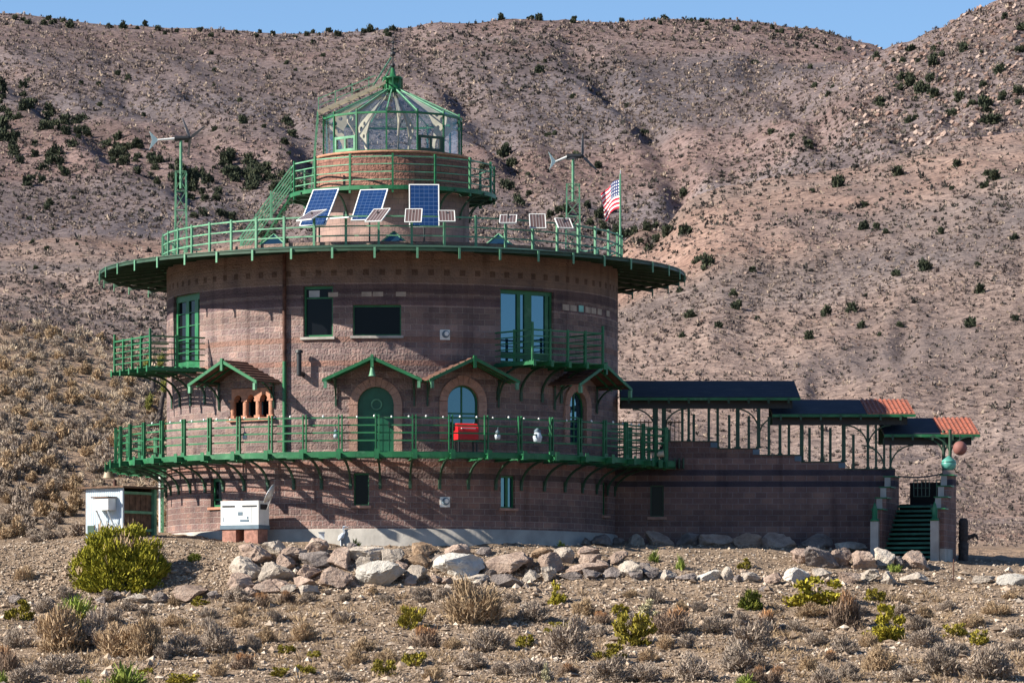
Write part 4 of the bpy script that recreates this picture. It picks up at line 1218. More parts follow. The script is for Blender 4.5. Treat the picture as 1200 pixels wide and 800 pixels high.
def turbine(label, u, d, zb, zl, zt, leg, tail, fin, blades, mirror=1):
    c = at(u, 500, d); base = V(c.x, c.y, zb)
    t = thing("wind_turbine", label, "wind turbine", base)
    m = MB()
    cs = [(-leg, -leg), (leg, -leg), (leg, leg), (-leg, leg)]
    for x, y in cs: m.bar(base + V(x, y, 0), V(base.x + x * .8, base.y + y * .8, zl), 0.042)
    n = 5
    for k in range(n):
        za, zc = zb + (zl - zb) * k / n, zb + (zl - zb) * (k + 1) / n
        for i in range(4):
            (x0, y0), (x1, y1) = cs[i], cs[(i + 1) % 4]
            m.bar(V(base.x + x0 * .9, base.y + y0 * .9, za), V(base.x + x1 * .9, base.y + y1 * .9, zc), 0.02)
            m.bar(V(base.x + x0 * .9, base.y + y0 * .9, zc), V(base.x + x1 * .9, base.y + y1 * .9, zc), 0.022)
    m.build("lattice_tower", M['green_pale'], t)
    top = V(base.x, base.y, zt)
    m = MB(); m.tube(V(base.x, base.y, zl - .6), top, 0.05); m.build("mast", M['green_pale'], t)
    m = MB(); m.tube(top + V(-.22, 0, .08), top + V(.28, -.02, .10), 0.10, 0.08); m.tube(top + V(.28, -.02, .1), top + V(.40, -.03, .1), 0.08, 0.02); m.build("nacelle", M['black'], t)
    m = MB(); m.tube(top + V(-.2, 0, .08), top + tail, 0.045, 0.03); m.build("tail_boom", M['white'], t)
    m = MB(); f = Fr(top + tail, (1, 0.25, 0), (-0.25, 1, 0)); m.prism(f, fin, -.012, .012); m.build("tail_fin", M['fin'], t)
    hub = top + V(.33, -.02, .1)
    for v in blades:
        v = Vector(v); m = MB()
        pr = [(0.05, .025), (0.18, .055), (0.4, .045), (0.75, .032), (1.0, .015)]
        sd = v.normalized().cross(V(0.5, -0.85, 0.1)).normalized()
        for (a, w0), (b_, w1) in zip(pr, pr[1:]):
            p0, p1 = hub + v * a, hub + v * b_
            th = sd.cross(v).normalized() * .012
            m.hexa([p0 - sd * w0 - th, p0 + sd * w0 - th, p1 + sd * w1 - th, p1 - sd * w1 - th, p0 - sd * w0 + th, p0 + sd * w0 + th, p1 + sd * w1 + th, p1 - sd * w1 + th])
        m.build("blade", M['blade'], t)
    return t
M['fin'] = mat("pale_teal_fin", (0.45, 0.58, 0.58), 0.5, var=0.08)
turbine("wind turbine with pale tail fin on the left edge of the roof", 212, 157.8, ROOF, 17.9, 19.0, 0.22, V(-0.82, -.1, 0.02),
        [(0, -.03), (-.30, -.36), (-.20, 0), (-.30, .30), (0, .03)], [(0.55, -.1, .42), (-.10, .5, -.55), (-.30, .4, .75)])
turbine("wind turbine with dark blades on the right of the roof behind the railing", 671.5, 156.5, ROOF, 17.3, 18.2, 0.27, V(-0.62, -.1, -0.1),
        [(0, -.03), (-.22, -.28), (-.14, 0), (-.26, .34), (0, .03)], [(0.02, .05, .80), (.52, .3, -.46), (-.55, -.1, -.12)])
pole = at(727, 500, 156.0); fp = V(pole.x, pole.y, ROOF)
t = thing("flagpole", "thin green flagpole on the right edge of the roof", "flagpole", fp)
m = MB(); m.tube(fp, V(fp.x, fp.y, 17.62), 0.045, 0.03); m.build("pole", M['green_pale'], t)
m = MB(); m.tube(V(fp.x, fp.y, 17.6), V(fp.x, fp.y, 17.75), 0.015); m.build("finial", M['galv'], t)
# the flag
fm, nt, b = new_mat("flag_cloth")
uvn = N(nt, "ShaderNodeUVMap", uv_map="UVMap"); sp = N(nt, "ShaderNodeSeparateXYZ"); nt.links.new(uvn.outputs[0], sp.inputs[0])
st_ = math_n(nt, 'LESS_THAN', math_n(nt, 'FRACT', math_n(nt, 'MULTIPLY', sp.outputs[1], 6.5)), 0.5)
col = mix_c(nt, st_, (0.75, 0.73, 0.72), (0.50, 0.015, 0.045))
can = math_n(nt, 'MULTIPLY', math_n(nt, 'LESS_THAN', sp.outputs[0], 0.42), math_n(nt, 'LESS_THAN', sp.outputs[1], 7 / 13))
fx = math_n(nt, 'SUBTRACT', math_n(nt, 'FRACT', math_n(nt, 'MULTIPLY', sp.outputs[0], 6 / 0.42)), 0.5)
fy = math_n(nt, 'SUBTRACT', math_n(nt, 'FRACT', math_n(nt, 'MULTIPLY', sp.outputs[1], 5 * 13 / 7)), 0.5)
star = math_n(nt, 'LESS_THAN', math_n(nt, 'ADD', math_n(nt, 'MULTIPLY', fx, fx), math_n(nt, 'MULTIPLY', fy, fy)), 0.07)
cc = mix_c(nt, star, (0.02, 0.035, 0.14), (0.75, 0.75, 0.75))
nt.links.new(mix_c(nt, can, col, cc), b.inputs["Base Color"]); b.inputs["Roughness"].default_value = 0.8
m = MB(); n1, n2 = 22, 14
hoist = V(fp.x - .03, fp.y, 17.42)
def fpt(s_, t_):
    w = math.sin(s_ * 9 + t_ * 2.2) * 0.11 * min(1, s_ * 2)
    return hoist + V(-0.66 * s_ - 0.06 * math.sin(s_ * 6) - .12 * s_ * t_ + .3 * s_ * t_ * s_, 1.05 * s_ * .8 + w, -1.02 * t_ * (1 - .05 * s_) - 0.42 * s_ ** 1.3 + w * .35)
for i in range(n1):
    for j in range(n2):
        a0, a1, b0, b1 = i / n1, (i + 1) / n1, j / n2, (j + 1) / n2
        m.quad(fpt(a0, b0), fpt(a1, b0), fpt(a1, b1), fpt(a0, b1), [(a0, b0), (a1, b0), (a1, b1), (a0, b1)])
fo = m.build("flag", fm)
for p_ in fo.data.polygons: p_.use_smooth = True
md = fo.modifiers.new("thick", 'SOLIDIFY'); md.thickness = 0.006
tag(fo, "red white and blue striped flag with stars blowing from the roof flagpole", "flag")

# lamps fixed to the wall
for lb, z in (("square white wall lamp high on the upper wall beside the french door", 11.46), ("square white wall lamp low on the wall under the deck", 5.82)):
    f = drum_frame(12.7, RW, z)
    t = thing("wall_lamp", lb, "wall lamp", f.o)
    m = MB(); m.fbox(f, -.17, .17, -.17, .17, 0.012, .05); m.build("back_plate", M['white'], t)
    m = MB(); m.tube(f.pt(.02, .02, .05), f.pt(.02, .02, .16), .13, .11, 16); m.build("lamp_ring", M['slate'], t)
    m = MB(); m.tube(f.pt(.03, .03, .16), f.pt(.03, .03, .18), .08, .07, 12); m.build("lens", M['white'], t)
# bells
f = drum_frame(-4.3, RW, 0)
q = f.pt(0.0, 9.98, 1.12)
t = thing("door_bell", "pale green bell hanging under the awning of the arched door", "bell", q)
m = MB(); m.lathe(q, [(0.13, 0), (0.10, .06), (0.07, .2), (0.05, .3), (0, .32)], 14); m.build("bell", M['green_pale'], t)
m = MB(); m.tube(q + V(0, 0, .3), V(q.x, q.y, 10.5), .012); m.build("cord", M['black'], t)
q = V(*at(127, 560, 157.0))
t = thing("deck_bell", "tan bell hanging from the left tip of the lower deck", "bell", q)
m = MB(); m.lathe(q, [(0.22, 0), (0.19, .05), (0.13, .25), (0.09, .36), (0, .38)], 16); m.build("bell", M['bronze'], t)
m = MB(); m.tube(q + V(0, 0, .36), q + V(0.0, 0, .58), .03); m.build("hanger", M['green'], t)
# red grill cart
f = drum_frame(16.4, 8.75, DECK + .02)
t = thing("grill_cart", "bright red lidded grill cart on the deck before the middle arched window", "grill", f.o)
m = MB(); m.fbox(f, -.36, .36, .45, .74, -.25, .25); m.build("body", M['red'], t)
m = MB(); m.prism(Fr(f.pt(-.36, .743, 0), f.n, -f.t), [(.25 * math.cos(a), .26 * math.sin(a)) for a in np.linspace(0, math.pi, 9)], -.72, 0); ld = m.build("lid", M['red'], t)
m = MB(); m.fbox(f, -.25, .25, .81, .84, .27, .30); m.fbox(f, -.25, -.22, .81, .84, .2, .27); m.fbox(f, .22, .25, .81, .84, .2, .27); m.build("handle", M['white'], ld)
for x in (-.31, .31):
    for c in (-.2, .2):
        m = MB(); m.fbox(f, x - .025, x + .025, 0, .45, c - .025, c + .025); m.build("leg", M['black'], t)
m = MB(); m.fbox(f, .365, .62, .66, .70, -.22, .22); m.build("side_shelf", M['black'], t)
# lanterns hung on the deck railing
M['jar'] = mat("pale_blue_jar", (0.46, 0.52, 0.58), 0.25, var=0.2, scale=9)
def lan_on_rail(lb, ph, s_):
    q = P(ph, 9.64, 8.0)
    t = thing("rail_lantern", lb, "lantern", q, "lanterns hung on the deck railing")
    m = MB(); m.lathe(q, [(0.0, -.16 * s_), (0.10 * s_, -.16 * s_), (0.13 * s_, 0), (0.08 * s_, .12 * s_), (0, .12 * s_)], 12); m.build("glass_jar", M['jar'], t)
    m = MB(); m.lathe(q, [(0.085 * s_, .123 * s_), (0.10 * s_, .16 * s_), (0.02, .24 * s_), (0, .24 * s_)], 12); m.tube(q + V(0, 0, .22 * s_), P(ph, 9.70, 8.3), .012); m.build("cap", M['slate'], t)
lan_on_rail("white jar lantern, largest on the deck railing, right of the grill", 30.4, 1.25)
lan_on_rail("small white jar lantern on the deck railing next to the red grill", 21.4, 0.8)
lan_on_rail("small white jar lantern on the deck railing left of the green door", -11.3, 0.75)
lan_on_rail("small white jar lantern on the railing below the triple window", -31.0, 0.65)
q0 = P(18, 9.74, 8.62)
t = thing("light_string", "string of little white bulbs along the top rail of the deck", "string lights", q0)
m = MB(); m.path([P(a, 9.72, 8.60) for a in np.arange(-60, 62, 3.6)], 0.012); m.build("cable", M['black'], t)
for a in np.arange(-58, 62, 3.4):
    q = P(a, 9.72, 8.595 + 0.02 * math.sin(a * 3)); m = MB(); m.lathe(q, [(0, -.05), (.035, -.02), (.035, .02), (0, .05)], 8); m.build("bulb", M['white'], t)
q = V(9.15, -3.05, DECK + .2)
t = thing("spotlight", "cream cylinder spotlight lying on the deck landing by the stairway", "spotlight", q)
m = MB(); m.tube(q + V(-.05, -.1, .0), q + V(.38, -.12, .06), .10, .11, 14); m.build("housing", M['cream'], t)
m = MB(); m.bar(q + V(.05, -.1, -.08), q + V(-.12, -.1, -.18), .05); m.bar(q + V(.1, -.1, -.08), q + V(.05, -.1, -.18), .05); m.build("bracket", M['galv'], t)

# ---------------------------------------------------------------- shed, generator and small things on the ground
d0 = 149.4; C0 = at(143, 600, d0); B = rad(38)
eL, eR = V(-math.cos(B), math.sin(B), 0), V(math.sin(B), math.cos(B), 0)
zt0, zb0 = 6.30, 4.2
t = thing("shed", "small shed of pale blue corrugated metal with a dark plank front", "shed", V(C0.x, C0.y, zb0))
fl = Fr(V(C0.x, C0.y, 0), -eL, -eR)     # left wall, outward = -eR
fR = Fr(V(C0.x, C0.y, 0), eR, -eL)      # plank wall
m = MB(); n = 17
for k in range(n * 2):
    x0, x1 = -1.7 + k * 0.05, -1.7 + (k + 1) * 0.05
    m.prism(Fr(fl.o, fl.t, fl.u, fl.n), [(x0, 0.012 if k % 2 else -.012), (x1, -.012 if k % 2 else .012), (x1, -.06), (x0, -.06)], zb0, zt0)
lw = m.build("metal_wall", M['shed_metal'], t)
m = MB(); m.fbox(fl, -.05, .05, zb0, zt0, -.05, .035); m.build("corner_post", M['shed_metal'], t)
m = MB()
for k in range(11): m.fbox(fR, .09 + k * .135, .09 + k * .135 + .125, zb0, zt0 - .1, -.14, -.11 + .01 * (k % 2))
pw = m.build("plank_wall", M['plank'], t)
m = MB(); m.fbox(fR, 1.58, 1.70, zb0, zt0, -.12, .03); m.build("door_post", M['green_pale'], t)
for z in (4.85, 5.45, 6.1):
    m = MB(); m.fbox(fR, .06, 1.58, z, z + .09, -.10, -.05); m.build("batten", M['green_pale'], pw)
m = MB(); m.fbox(fR, -.0, 1.7, zb0, zt0, -1.7, -1.66); m.fbox(fR, 1.60, 1.7, zb0, zt0, -1.66, -.15); m.build("rear_wall", M['plank'], t)
m = MB(); m.fbox(fR, -.18, 1.88, zt0 + .003, zt0 + .06, -1.9, .22); m.build("roof", M['plank'], t)
m = MB(); m.fbox(fl, -.95, -.25, 5.55, 5.95, .04, .42); bx = m.build("meter_box", M['white'], t)
m = MB(); m.fbox(fl, -1.0, -.2, 5.96, 6.0, .03, .48); m.build("box_lid", M['plank'], bx)
for x in (-.85, -.35):
    m = MB(); m.bar(fl.pt(x, 5.54, .36), fl.pt(x + .1, 4.9, .04), .04); m.build("box_strut", M['galv'], bx)
m = MB(); m.fbox(fl, -1.55, -1.25, 4.75, 5.05, .015, .05); m.build("hatch", M['green_dark'], t)
m = MB(); q = fR.pt(.5, zt0 + .06, -.8); m.tube(q, q + V(0, 0, .25), .06); m.build("vent_pipe", M['rust'], t)
g = V(*at(93, 618, 153.2)); g.z = gz(g.x, g.y)
t = thing("timber_stack", "low stack of dark boards on the ground left of the shed", "boards", g)
for k in range(3):
    m = MB(); m.box(g.x - .22, g.x + .24 - .03 * k, g.y - .2, g.y + .3, g.z + .1 * k + .03, g.z + .1 * k + .12); m.build("board", M['plank'], t)

GY = rad(25); d1 = 149.6
gc = at(287, 620, d1)
nG = V(-math.sin(GY), -math.cos(GY), 0); tG = V(math.cos(GY), -math.sin(GY), 0)
fg = Fr(V(gc.x, gc.y, gc.z), tG, nG)
t = thing("generator", "white boxy generator with a blue grey base on a brick plinth by the wall", "generator", V(gc.x, gc.y, gc.z - .5))
W2, D2, H2 = .72, .38, .92
m = MB(); m.fbox(fg, -W2, W2, .14, H2, -D2, D2)
gb = m.build("housing", M['white'], t)
m = MB(); m.fbox(fg, -W2 - .02, W2 + .02, 0, .137, -D2 - .02, D2 + .02); m.build("base_frame", M['slate'], t)
m = MB(); m.fbox(fg, -W2 - .01, W2 + .01, H2 + .003, H2 + .03, -D2 - .01, D2 + .01); m.build("top_cover", M['white'], t)
for (a0, a1, b0, b1) in ((-.66, -.18, .74, .80), (.1, .66, .74, .80)):
    m = MB(); m.fbox(fg, a0, a1, b0, b1, D2 + .002, D2 + .012); m.build("vent_slot", M['black'], gb)
for (a0, a1, b0, b1) in ((-.06, .12, .46, .58), (.02, .36, .24, .32), (.28, .34, .34, .42), (-.62, -.59, .25, .4), (-.18, -.172, .2, .72), (.46, .468, .2, .72)):
    m = MB(); m.fbox(fg, a0, a1, b0, b1, D2 + .002, D2 + .010); m.build("panel_detail", M['slate'], gb)
fs2 = Fr(fg.pt(W2, 0, 0), -nG, tG)
m = MB(); m.fbox(fs2, -.25, .25, .66, .84, .002, .012); m.build("vent_slot", M['black'], gb)
for a in (-.42, .42):
    m = MB(); m.fbox(fg, a - .26, a + .26, -.95, -.003, -D2 + .03, D2 - .03); m.build("plinth", M['brick_red'], t)
m = MB(); m.tube(fg.pt(-.1, H2 + .03, 0), fg.pt(-.1, H2 + .12, 0), .05); m.build("exhaust", M['rust'], t)
q = at(319, 580, 147.9); gg = gz(q.x, q.y)
t = thing("satellite_dish", "small dish seen edge on above the right end of the generator", "dish", V(q.x, q.y, gg))
ax = V(-.87, .12, .47).normalized()
aa = ax.orthogonal().normalized(); bb = ax.cross(aa)
m = MB(); vs_, fs_ = [], []
for i, (r_, h_) in enumerate(((.02, 0), (.16, .02), (.30, .08), (.36, .115))):
    for k in range(18):
        a = 2 * math.pi * k / 18; vs_.append(q + (aa * math.cos(a) + bb * math.sin(a)) * r_ + ax * h_)
for i in range(3):
    for k in range(18): fs_.append((i * 18 + k, i * 18 + (k + 1) % 18, (i + 1) * 18 + (k + 1) % 18, (i + 1) * 18 + k))
m.add(vs_, fs_, True); o = m.build("reflector", M['galv'], t)
md = o.modifiers.new("thick", 'SOLIDIFY'); md.thickness = 0.015
m = MB(); m.tube(V(q.x - .22, q.y + .9, q.z - .45), V(q.x - .1, q.y + .5, q.z - .2), .02); m.tube(V(q.x - .1, q.y + .5, q.z - .2), q, .02); m.build("arm", M['galv'], t)

g, d = hit(400, 640)
t = thing("heron_statue", "pale grey heron statue standing by the foundation wall", "statue", g)
b0 = g + V(0, 0, .28)
m = MB(); m.tube(b0 + V(-.10, 0, -.10), b0 + V(.0, 0, .02), .03, .10, 12); m.tube(b0 + V(0, 0, .02), b0 + V(.08, 0, .13), .10, .05, 12)
m.path([b0 + V(.08, 0, .12), b0 + V(.11, 0, .20), b0 + V(.06, 0, .27), b0 + V(.07, 0, .34)], .055)
m.tube(b0 + V(.05, 0, .35), b0 + V(.13, 0, .36), .045, .03); m.tube(b0 + V(.13, 0, .36), b0 + V(.25, 0, .33), .02, .004)
m.build("body", M['heron'], t)
for y in (-.03, .03):
    m = MB(); m.tube(g + V(-.01, y, -.05), b0 + V(-.02, y, 0), .018); m.build("leg", M['heron'], t)
g, d = hit(377, 640)
t = thing("utility_box", "small white utility post against the foundation wall", "utility box", g)
m = MB(); m.box(g.x - .09, g.x + .09, g.y - .08, g.y + .08, g.z - .1, g.z + .42); m.build("case", M['white'], t)
m = MB(); m.box(g.x - .11, g.x + .11, g.y - .1, g.y + .1, g.z + .423, g.z + .46); m.build("lid", M['galv'], t)
# ---------------------------------------------------------------- boulders
def ico(sub):
    import bmesh
    bm = bmesh.new(); bmesh.ops.create_icosphere(bm, subdivisions=sub, radius=1)
    v = np.array([x.co[:] for x in bm.verts]); f = np.array([[x.index for x in p.verts] for p in bm.faces]); bm.free()
    return v, f
IV3, IF3 = ico(4)
def rock_verts(rg, IV):
    v = IV.copy()
    for _ in range(13):
        n = rg.normal(size=3); n /= np.linalg.norm(n); h = rg.uniform(0.42, 0.82)
        e = np.maximum(v @ n - h, 0)[:, None]
        v = v - e * n * 0.98
    for fq, am in ((2.2, .06), (5, .04), (11, .03), (23, .026), (41, .016)):
        k = rg.normal(size=(6, 3)) * fq; ph = rg.uniform(0, 6, 6)
        v = v * (1 + am * np.sin(v @ k.T + ph).sum(1, keepdims=True) / 2.4)
    lo, hi = v.min(0), v.max(0)
    return (v - (lo + hi) / 2) / (hi - lo)          # unit box
def rock_mat(name, c1, c2, c3):
    m, nt, b = new_mat(name)
    tc = N(nt, "ShaderNodeTexCoord")
    n1 = N(nt, "ShaderNodeTexNoise"); n1.inputs["Scale"].default_value = 2.6; n1.inputs["Detail"].default_value = 9; n1.inputs["Roughness"].default_value = 0.65
    oi = N(nt, "ShaderNodeObjectInfo"); ad = N(nt, "ShaderNodeVectorMath", operation='ADD')
    nt.links.new(tc.outputs["Object"], ad.inputs[0]); nt.links.new(oi.outputs["Location"], ad.inputs[1])
    nt.links.new(ad.outputs[0], n1.inputs[0])
    r = ramp(nt, [(0.3, c1), (0.52, c2), (0.7, c3)]); nt.links.new(n1.outputs[0], r.inputs[0])
    hs = N(nt, "ShaderNodeHueSaturation"); nt.links.new(math_n(nt, 'ADD', math_n(nt, 'MULTIPLY', oi.outputs["Random"], .35), .82), hs.inputs["Value"])
    nt.links.new(r.outputs[0], hs.inputs["Color"]); nt.links.new(hs.outputs[0], b.inputs["Base Color"])
    b.inputs["Roughness"].default_value = 0.92; b.inputs["Specular IOR Level"].default_value = 0.2
    n2 = N(nt, "ShaderNodeTexNoise"); n2.inputs["Scale"].default_value = 9; n2.inputs["Detail"].default_value = 9; n2.inputs["Roughness"].default_value = 0.7
    nt.links.new(ad.outputs[0], n2.inputs[0])
    bp = N(nt, "ShaderNodeBump"); bp.inputs["Strength"].default_value = 1.0; bp.inputs["Distance"].default_value = .16
    nt.links.new(n2.outputs[0], bp.inputs["Height"]); nt.links.new(bp.outputs[0], b.inputs["Normal"])
    return m
RM = {'p': rock_mat("pale_boulder", (0.30, 0.26, 0.225), (0.52, 0.445, 0.37), (0.62, 0.55, 0.465)),
      't': rock_mat("pinkish_tan_boulder", (0.26, 0.185, 0.15), (0.43, 0.32, 0.255), (0.53, 0.42, 0.34)),
      'b': rock_mat("orange_brown_boulder", (0.20, 0.13, 0.085), (0.35, 0.24, 0.155), (0.42, 0.31, 0.22)),
      'g': rock_mat("dark_grey_boulder", (0.14, 0.115, 0.105), (0.25, 0.21, 0.19), (0.36, 0.31, 0.28)),
      'w': rock_mat("whitish_boulder", (0.45, 0.42, 0.38), (0.60, 0.56, 0.50), (0.66, 0.62, 0.56))}
BOULD = """287,666,38,27,p 282,684,31,25,t 320,644,29,19,p 298,650,38,26,t 324,672,42,24,p 344,652,32,19,t 371,640,28,18,t 335,660,22,20,t 371,657,42,19,g 362,672,30,18,t
396,655,28,26,t 358,683,28,16,t 394,678,42,24,t 429,650,44,18,p 460,655,28,20,p 427,660,24,14,p 446,674,58,30,w 487,673,28,20,p 481,681,14,11,t 497,646,28,19,b 491,658,24,17,b
312,687,32,16,t 329,686,26,14,t 362,692,24,13,p 338,692,18,11,p 273,699,24,10,g 294,694,20,12,t 414,643,15,13,g 412,684,20,11,g 536,646,30,17,t 567,648,20,10,g 536,664,62,30,w
590,661,60,27,t 616,660,20,15,g 635,649,26,15,b 646,660,30,24,t 661,652,24,19,p 549,679,50,13,p 595,681,42,16,g 623,675,21,15,p 643,673,18,18,p 668,675,28,9,g 688,667,48,14,t
694,673,22,14,g 716,672,22,13,g 690,647,26,13,t 692,657,27,15,t 509,679,15,11,t 724,654,24,17,t 737,668,30,19,p 744,674,18,11,g 762,671,20,15,g 782,675,22,13,p 804,677,25,10,g
831,675,29,13,w 853,673,16,17,p 864,678,10,9,g 880,677,23,12,p 905,678,23,13,t 934,674,31,17,w 937,652,20,19,t 894,690,9,7,g 963,654,40,27,g 986,653,26,22,t 1013,658,29,22,t
1037,654,24,24,p 1072,657,34,22,t 1054,659,12,14,g 964,672,23,11,p 996,678,26,14,t 1020,676,23,16,p 1042,678,19,17,p 1072,678,33,15,p 1153,679,28,9,p 1190,679,42,14,w
159,702,32,11,p 135,698,14,10,g 188,701,20,13,g 222,696,40,18,t 250,699,15,11,g 118,704,14,8,g 470,664,16,12,t 513,655,14,10,g 525,681,16,9,t 575,672,14,9,g 705,662,16,11,t 755,664,14,9,g
58,704,16,9,g 20,702,20,11,g"""
SHADE = "705,633,25,15,g 725,635,14,11,g 745,634,20,17,p 773,632,33,21,t 807,633,27,18,g 838,634,40,17,t 875,635,36,21,t 912,635,40,23,t 957,635,38,20,g 998,641,38,13,p 688,634,16,10,g"
CN = {'p': "pale", 't': "tan", 'b': "orange brown", 'g': "dark grey", 'w': "whitish"}
ORD = lambda n: f"{n}{'th' if 10 <= n % 100 <= 20 else {1: 'st', 2: 'nd', 3: 'rd'}.get(n % 10, 'th')}"
def place_rock(u, y, w, h, c, d=None):
    rg = np.random.default_rng(int(u * 31 + y * 7 + w))
    if d is None:
        r = hit(u, y + h * 0.42)
        if r is None: return None
        g, d = r
    else:
        g = at(u, y + h * 0.45, d)
    sx, sz = w * d / F * 1.05, h * d / F * 1.15
    sy = (sx + sz) * 0.5 * rg.uniform(0.85, 1.15)
    v = rock_verts(rg, IV3) * np.array([sx, sy, sz])
    me = np_mesh("boulder", v, IF3, RM[c], smooth=False)
    o = mesh_obj("boulder", me)
    o.location = (g.x, g.y + sy * 0.18, g.z + sz * 0.35)
    return o
rows = []
for line in BOULD.split():
    u, y, w, h, c = line.split(','); rows.append((float(u), float(y), float(w), float(h), c, None))
for line in SHADE.split():
    u, y, w, h, c = line.split(','); rows.append((float(u), float(y), float(w), float(h), c, 153.9 if float(u) > 720 else 152.2))
def rock_zone(u, y, d):
    if d: return "along the stairway wall", "boulders along the wing wall"
    if u < 265: return "below the yellow green bush", "boulders below the bush"
    if u < 420: return "heaped below the generator", "boulders heaped below the generator"
    if u < 720: return "in the rock wall", "boulders walled up below the castle"
    if y < 664 and u > 920: return "before the stair foot", "boulders before the stairs"
    return "edging the gravel terrace", "boulders edging the gravel"
cnt, seen = {}, {}
for r in sorted(rows): k = (rock_zone(r[0], r[1], r[5])[0], r[4]); cnt[k] = cnt.get(k, 0) + 1
for r in sorted(rows, key=lambda q: q[:5]):
    o = place_rock(*r)
    if o is None: continue
    z, gname = rock_zone(r[0], r[1], r[5]); k = (z, r[4]); seen[k] = seen.get(k, 0) + 1
    lb = f"{CN[r[4]]} boulder {z}" if cnt[k] == 1 else f"{CN[r[4]]} boulder {z}, {ORD(seen[k])} {CN[r[4]]} one from left"
    tag(o, lb, "boulder", gname)

# ---------------------------------------------------------------- gravel and stones
def spread(n, box, rg):
    u = rg.uniform(box[0], box[1], n); y = rg.uniform(box[2], box[3], n)
    # image row -> distance, by inverting the profile of the ground column by column
    us = np.arange(box[0], box[1] + 21, 20.0); ds = np.arange(119.5, 166, 0.15)
    UU, DD = np.meshgrid(us, ds); ZZ = base_z(UU, DD); YY = np.minimum.accumulate(HOR - ZZ * F / DD, axis=0)
    j = np.clip(((u - box[0]) / 20).astype(int), 0, len(us) - 1)
    d = np.empty(n)
    for q in range(len(us)):
        k = j == q
        if k.any(): d[k] = np.interp(-y[k], -YY[:, q], ds)
    d += rg.uniform(-.15, .15, n)
    x = CX + (u - 600) * d / F; Y = CY + d
    keep = (x * x + Y * Y > 8.25 ** 2) & ~((x > 7.4) & (Y > -1.7))
    return x[keep], Y[keep], d[keep]
def scatter_stones(name, label, n, smin, smax, m, box, seed, power=2.2):
    rg = np.random.default_rng(seed)
    x, Y, d = spread(n, box, rg); n = len(x)
    s_ = smin + (smax - smin) * rg.random(n) ** power * 1.0
    z = ground_z(x, Y)
    base = np.array([[1, 0, 0], [-1, 0, 0], [0, 1, 0], [0, -1, 0], [0, 0, 1], [0, 0, -1], [.6, .6, .5], [-.6, -.6, .5]], float)[:6]
    bf = np.array([[0, 2, 4], [2, 1, 4], [1, 3, 4], [3, 0, 4], [2, 0, 5], [1, 2, 5], [3, 1, 5], [0, 3, 5]])
    v = base[None] * rg.uniform(.45, 1.1, (n, 6, 1)) + rg.normal(0, .16, (n, 6, 3))
    a = rg.uniform(0, 6.28, n); ca, sa = np.cos(a)[:, None], np.sin(a)[:, None]
    vx, vy = v[..., 0] * ca - v[..., 1] * sa, v[..., 0] * sa + v[..., 1] * ca
    v = np.stack([vx, vy, v[..., 2] * .75], -1) * (s_[:, None, None] * .5)
    v[..., 0] += x[:, None]; v[..., 1] += Y[:, None]; v[..., 2] += (z + s_ * .12)[:, None]
    f = (bf[None] + (np.arange(n) * 6)[:, None, None]).reshape(-1, 3)
    me = np_mesh(name, v.reshape(-1, 3), f, m, tint=np.repeat(rg.random(n), 8))
    return tag(mesh_obj(name, me), label, "gravel", kind="stuff")
M['stones'] = tint_mat("loose_stones", [(0, (0.16, 0.12, 0.09)), (.4, (0.31, 0.23, 0.165)), (.75, (0.43, 0.335, 0.25)), (1, (0.60, 0.51, 0.41))], .95)
scatter_stones("gravel", "loose tan gravel and broken stones covering the slope", 84000, .045, .17, M['stones'], (-300, 1500, 636, 804), 3)
scatter_stones("gravel", "scattered larger broken stones on the slope", 3600, .14, .42, M['stones'], (-300, 1500, 668, 804), 4, 3.0)
scatter_stones("gravel", "dark grey gravel bank under the generator and bush", 5000, .04, .15, M['stones'], (-20, 300, 620, 705), 5)

# ---------------------------------------------------------------- plants
def twig_mesh(name, n, m, seed, lobes=14, lobe_r=.22, blade=(.16, .014), up=.5, hgt=1.0, top=None, core=.15, fill=(.6, 1.05)):
    """a shrub one unit wide and high: twigs sprouting from lobes spread over a dome"""
    rg = np.random.default_rng(seed)
    cd = rg.normal(size=(lobes, 3)); cd[:, 2] = np.abs(cd[:, 2]) * .8 + .1
    cd /= np.linalg.norm(cd, axis=1, keepdims=True)
    cc = cd * np.stack([np.full(lobes, .5 - lobe_r * .75), np.full(lobes, .5 - lobe_r * .75), np.full(lobes, hgt - lobe_r)], 1) * rg.uniform(fill[0], fill[1], (lobes, 1))
    tone = rg.uniform(-.12, .12, lobes)
    k = rg.integers(0, lobes, n)
    o = rg.normal(size=(n, 3)); o /= np.linalg.norm(o, axis=1, keepdims=True)
    p = cc[k] + o * (lobe_r * rg.random((n, 1)) ** .45) * rg.uniform(.6, 1.15, (n, 1))
    low = rg.random(n) < core
    p[low] = p[low] * rg.uniform(.1, .8, (low.sum(), 1))
    p[:, 2] = np.abs(p[:, 2])
    dr = p + np.array([0, 0, up * .5]) + rg.normal(0, .28, (n, 3)); dr /= np.linalg.norm(dr, axis=1, keepdims=True)
    sd = np.cross(dr, rg.normal(size=(n, 3))); sd /= np.linalg.norm(sd, axis=1, keepdims=True) + 1e-9
    L_ = blade[0] * rg.uniform(.5, 1.2, (n, 1)); w = blade[1] * rg.uniform(.6, 1.4, (n, 1))
    a = p - dr * L_ * .5; b = p + dr * L_ * .5
    v = np.stack([a - sd * w, a + sd * w, b + sd * w * .5, b - sd * w * .5], 1).reshape(-1, 3)
    f = np.arange(n * 4).reshape(n, 4)
    t = np.clip(.5 + tone[k] + rg.normal(0, .16, n), 0, 1)
    if top is not None: t = np.clip(t * .6 + np.clip((p[:, 2] - .45) * 1.6, 0, 1) * top + rg.normal(0, .05, n), 0, 1)
    return np_mesh(name, v, f, m, tint=t)
